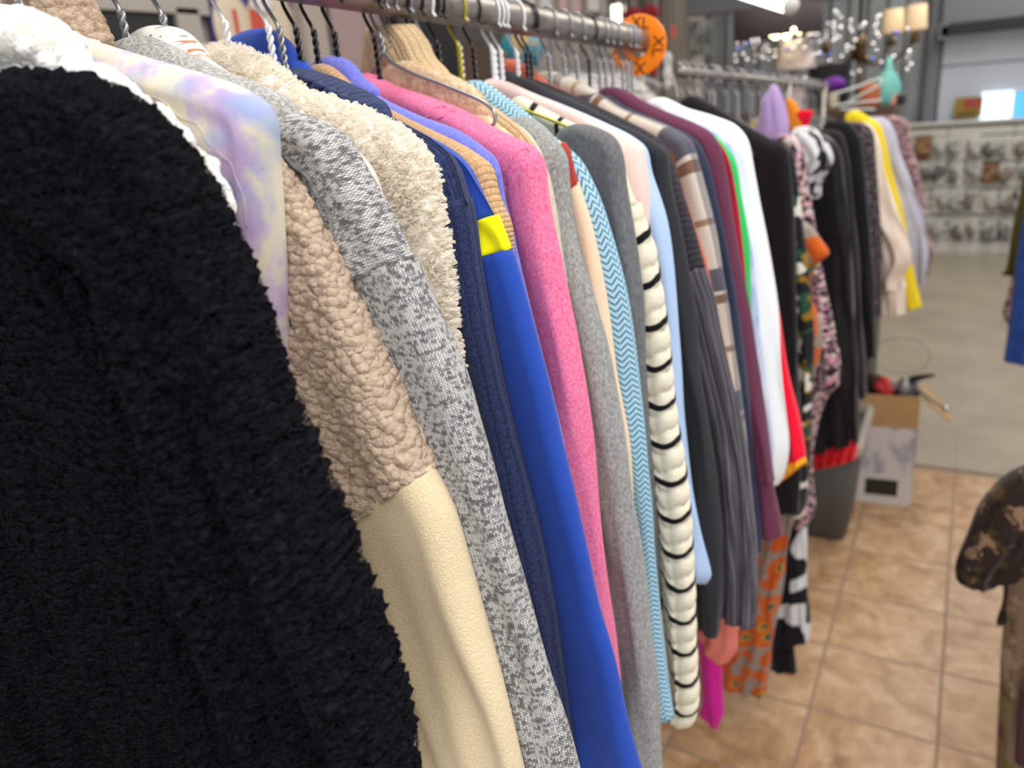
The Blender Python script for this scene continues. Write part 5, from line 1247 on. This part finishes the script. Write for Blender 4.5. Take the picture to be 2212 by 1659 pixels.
c = on_y(1680, 70, 3.7); ch = empty('drum_chandelier', tuple(c), label='drum chandelier with dark sheer shade and glowing bulbs', cat='chandelier'); k = np.linalg.norm(c - [0, 0, CZ]) / F
R_ = 80 * k; hh = 42 * k; th = np.linspace(0, 2 * math.pi, 48, endpoint=False)
V = np.array([[(r * math.cos(t), r * math.sin(t), z) for t in th] for r, z in ((R_, hh), (R_, -hh * .2), (R_ * .995, -hh * .2), (R_ * .995, hh), (R_, hh))]); grid('shade', V, np.zeros((5, 49, 2)), 'sheer', ch, caps=False)
wire('stem', [(0, 0, -hh * .3), (0, 0, 3.6 - c[2])], .006, 'brass', ch, 8)
for q in range(5):
    a = q * 1.2566 + .4; bead(ch, (.055 * math.cos(a) + .05, .055 * math.sin(a) - .1, -hh * .05 - .012 * (q % 2)), .016, 'bulb', 'bulb')
for q in range(44):
    a = q / 44 * 6.283; bead(ch, (R_ * .96 * math.cos(a), R_ * .96 * math.sin(a), -hh * .3 - rnd.choice([0, .02, .04, .06]) * 1.2), .0095, 'beadblue' if q % 9 == 0 else 'bead')
for q in range(22):
    a = rnd.uniform(0, 6.28); bead(ch, (R_ * .55 * math.cos(a), R_ * .55 * math.sin(a), -hh * (.55 + rnd.random() * .6)), .0075)
c = on_y(1856, 78, 3.95); cc = empty('candle_chandelier', tuple(c), label='brass chandelier with amber shades and strings of crystals', cat='chandelier'); k = np.linalg.norm(c - [0, 0, CZ]) / F
wire('stem', [(0, 0, -.1), (0, 0, 3.6 - c[2])], .008, 'brass', cc, 8); blob('hub', (0, 0, -.05), (.035, .035, .05), 'brass', parent=cc, n=14, amp=0)
for q, (dx, dy, lit) in enumerate(((92 * k, -.02, 1), (52 * k, .08, 1), (-60 * k, .05, 0), (-100 * k, -.04, 0), (10 * k, -.15, 0))):
    ar = wire('arm', spline([(0, 0, -.06), (dx * .4, dy * .4, -.12), (dx * .8, dy * .8, -.09), (dx, dy, -.04)], 24), .006, 'brass', cc)
    cup = wire('candle_cup', [(dx, dy, -.05), (dx, dy, -.03), (dx, dy, 0)], [.018, .02, .009], 'brass', cc, 12)
    if lit:
        V = np.array([[(dx + r * math.cos(t), dy + r * math.sin(t), z) for t in th] for r, z in ((.045, .0), (.037, .095), (.035, .095), (.043, 0), (.045, 0))]); grid('lamp_shade', V, np.zeros((5, 49, 2)), 'shadecloth', cc, caps=False)
        bead(cc, (dx, dy, .04), .012, 'bulb', 'bulb')
    else: bead(cc, (dx, dy, .03), .011, 'glass', 'bulb')
for q in range(86):
    if q < 24: x, z = rnd.choice([(-118, 1), (-44, 1), (30, 1)])[0] * k * .9, rnd.uniform(-.06, .2)
    else: x, z = rnd.uniform(-120, 95) * k, rnd.uniform(-.16, .06)
    bead(cc, (x, rnd.uniform(-.12, .12), z), .010 if q % 3 else .013, 'beadblue' if q % 11 == 0 else 'bead')
# back counter and the things standing on it
ct = empty('back_counter', (-.52, 3.75, 0), label='dark counter behind the second rack with lamps and hats on it', cat='counter'); zt = CZ - .13
box('carcass', (-.55, -.2, 0), (.22, .2, zt - .04), 'darkp', ct, .004); box('top', (-.57, -.22, zt - .04), (.24, .22, zt), 'brownp', ct, .004)
c = on_y(1718, 122, 3.72); lp = empty('table_lamp', (c[0], 3.72, zt), label='table lamp with pale pinkish shade on the dark counter', cat='lamp'); hs = c[2] - zt
plain('pinkshade', 'pale pinkish lamp shade', '#b5a3a0', .8); V = np.array([[(r * math.cos(t), r * math.sin(t), z) for t in th] for r, z in ((.085, hs - .05), (.055, hs + .065), (.053, hs + .065), (.083, hs - .05), (.085, hs - .05))]); grid('shade', V, np.zeros((5, 49, 2)), 'pinkshade', lp, caps=False)
V = np.array([[(r * math.cos(t), r * math.sin(t), z * hs) for t in th] for r, z in ((.05, 0), (.055, .03), (.03, .1), (.045, .35), (.03, .6), (.012, .7), (.01, .9))]); grid('base', V, np.zeros((7, 49, 2)), 'pinkshade', lp)
a_, b_ = on_y(1748, 214, 3.85), on_y(1836, 134, 3.85); bs = box('speaker_box', (a_[0], 3.82, zt), (b_[0], 3.92, b_[2]), 'black', bev=.006); tag(bs, 'black box standing on the dark counter behind the purple hat', 'box')
plain('hatp', 'purple felt', '#5b1d7d', .8); c = on_y(1802, 182, 3.62); ht = empty('felt_hat', (c[0], 3.62, zt), label='purple felt hat on a pale stand', cat='hat')
blob('crown', (0, 0, c[2] - zt), (.045, .045, .03), 'hatp', parent=ht, n=16, amp=.05); wire('stand', [(0, 0, 0), (0, 0, c[2] - zt - .02)], .02, 'creamp', ht, 12)
plain('tealp', 'teal glass', '#6ab0a8', .3); plain('salmon', 'salmon plastic', '#c98d74', .6); plain('rustp', 'rust brown', '#a3552c', .6)
c = on_y(1918, 165, 3.6); tl = empty('teal_bottle', (c[0], 3.6, zt), label='teal glass bottle above the yellow shirt', cat='bottle')
V = np.array([[(r * math.cos(t), r * math.sin(t), z) for t in th] for r, z in ((.045, 0), (.05, .03), (.05, c[2] - zt - .03), (.03, c[2] - zt + .01), (.012, c[2] - zt + .03), (.012, c[2] - zt + .07))]); grid('body', V, np.zeros((6, 49, 2)), 'tealp', tl)
for nm, px, py, rx, hz, m_, lb, ct_ in (('rust_tin', 1882, 192, .045, 0, 'rustp', 'rust brown tin beside the teal bottle', 'tin'), ('salmon_vase', 1926, 205, .022, 0, 'salmon', 'narrow salmon vase right of the teal bottle', 'vase'), ('dark_jar', 1946, 215, .018, 0, 'black', 'small dark jar at the end of the counter', 'jar')):
    c = on_y(px, py, 3.58); top_ = max(c[2] + .02, zt + .03); V = np.array([[(r * math.cos(t), r * math.sin(t), z) for t in th] for r, z in ((rx, 0), (rx * 1.02, .01), (rx, (top_ - zt) * .8), (rx * .8, top_ - zt))]); o = grid(nm, V, np.zeros((4, 49, 2)), m_); o.location = (c[0], 3.58, zt); tag(o, lb, ct_)
c = on_y(1856, 130, 3.9); cs = empty('coat_stand', (c[0], 3.98, 0), label='dark brown wooden post standing behind the counter', cat='stand'); wire('post', [(0, 0, 0), (0, 0, c[2] + .1)], .018, 'brownp', cs, 12); box('foot', (-.15, -.03, 0), (.15, .03, .03), 'brownp', cs)
plain('clearplastic', 'clear hanger plastic', '#c9cfd0', .1, spec=.8)
for q, (pp, lb) in enumerate((([(1795, 205), (1850, 188), (1902, 170), (1905, 178), (1860, 205), (1830, 222)], 'clear plastic hanger lying tilted above the yellow shirt'), ([(1795, 228), (1850, 222), (1905, 216)], 'clear plastic hanger lying flat, upper of two'), ([(1815, 236), (1850, 236), (1890, 236)], 'clear plastic hanger lying flat, lower of two'))):
    pts = np.array([on_y(*p_, 3.3) for p_ in pp]); o0 = pts.mean(0); o = wire('plastic_hanger', spline(pts - o0, 30), .004, 'clearplastic'); o.location = o0; tag(o, lb, 'hanger')
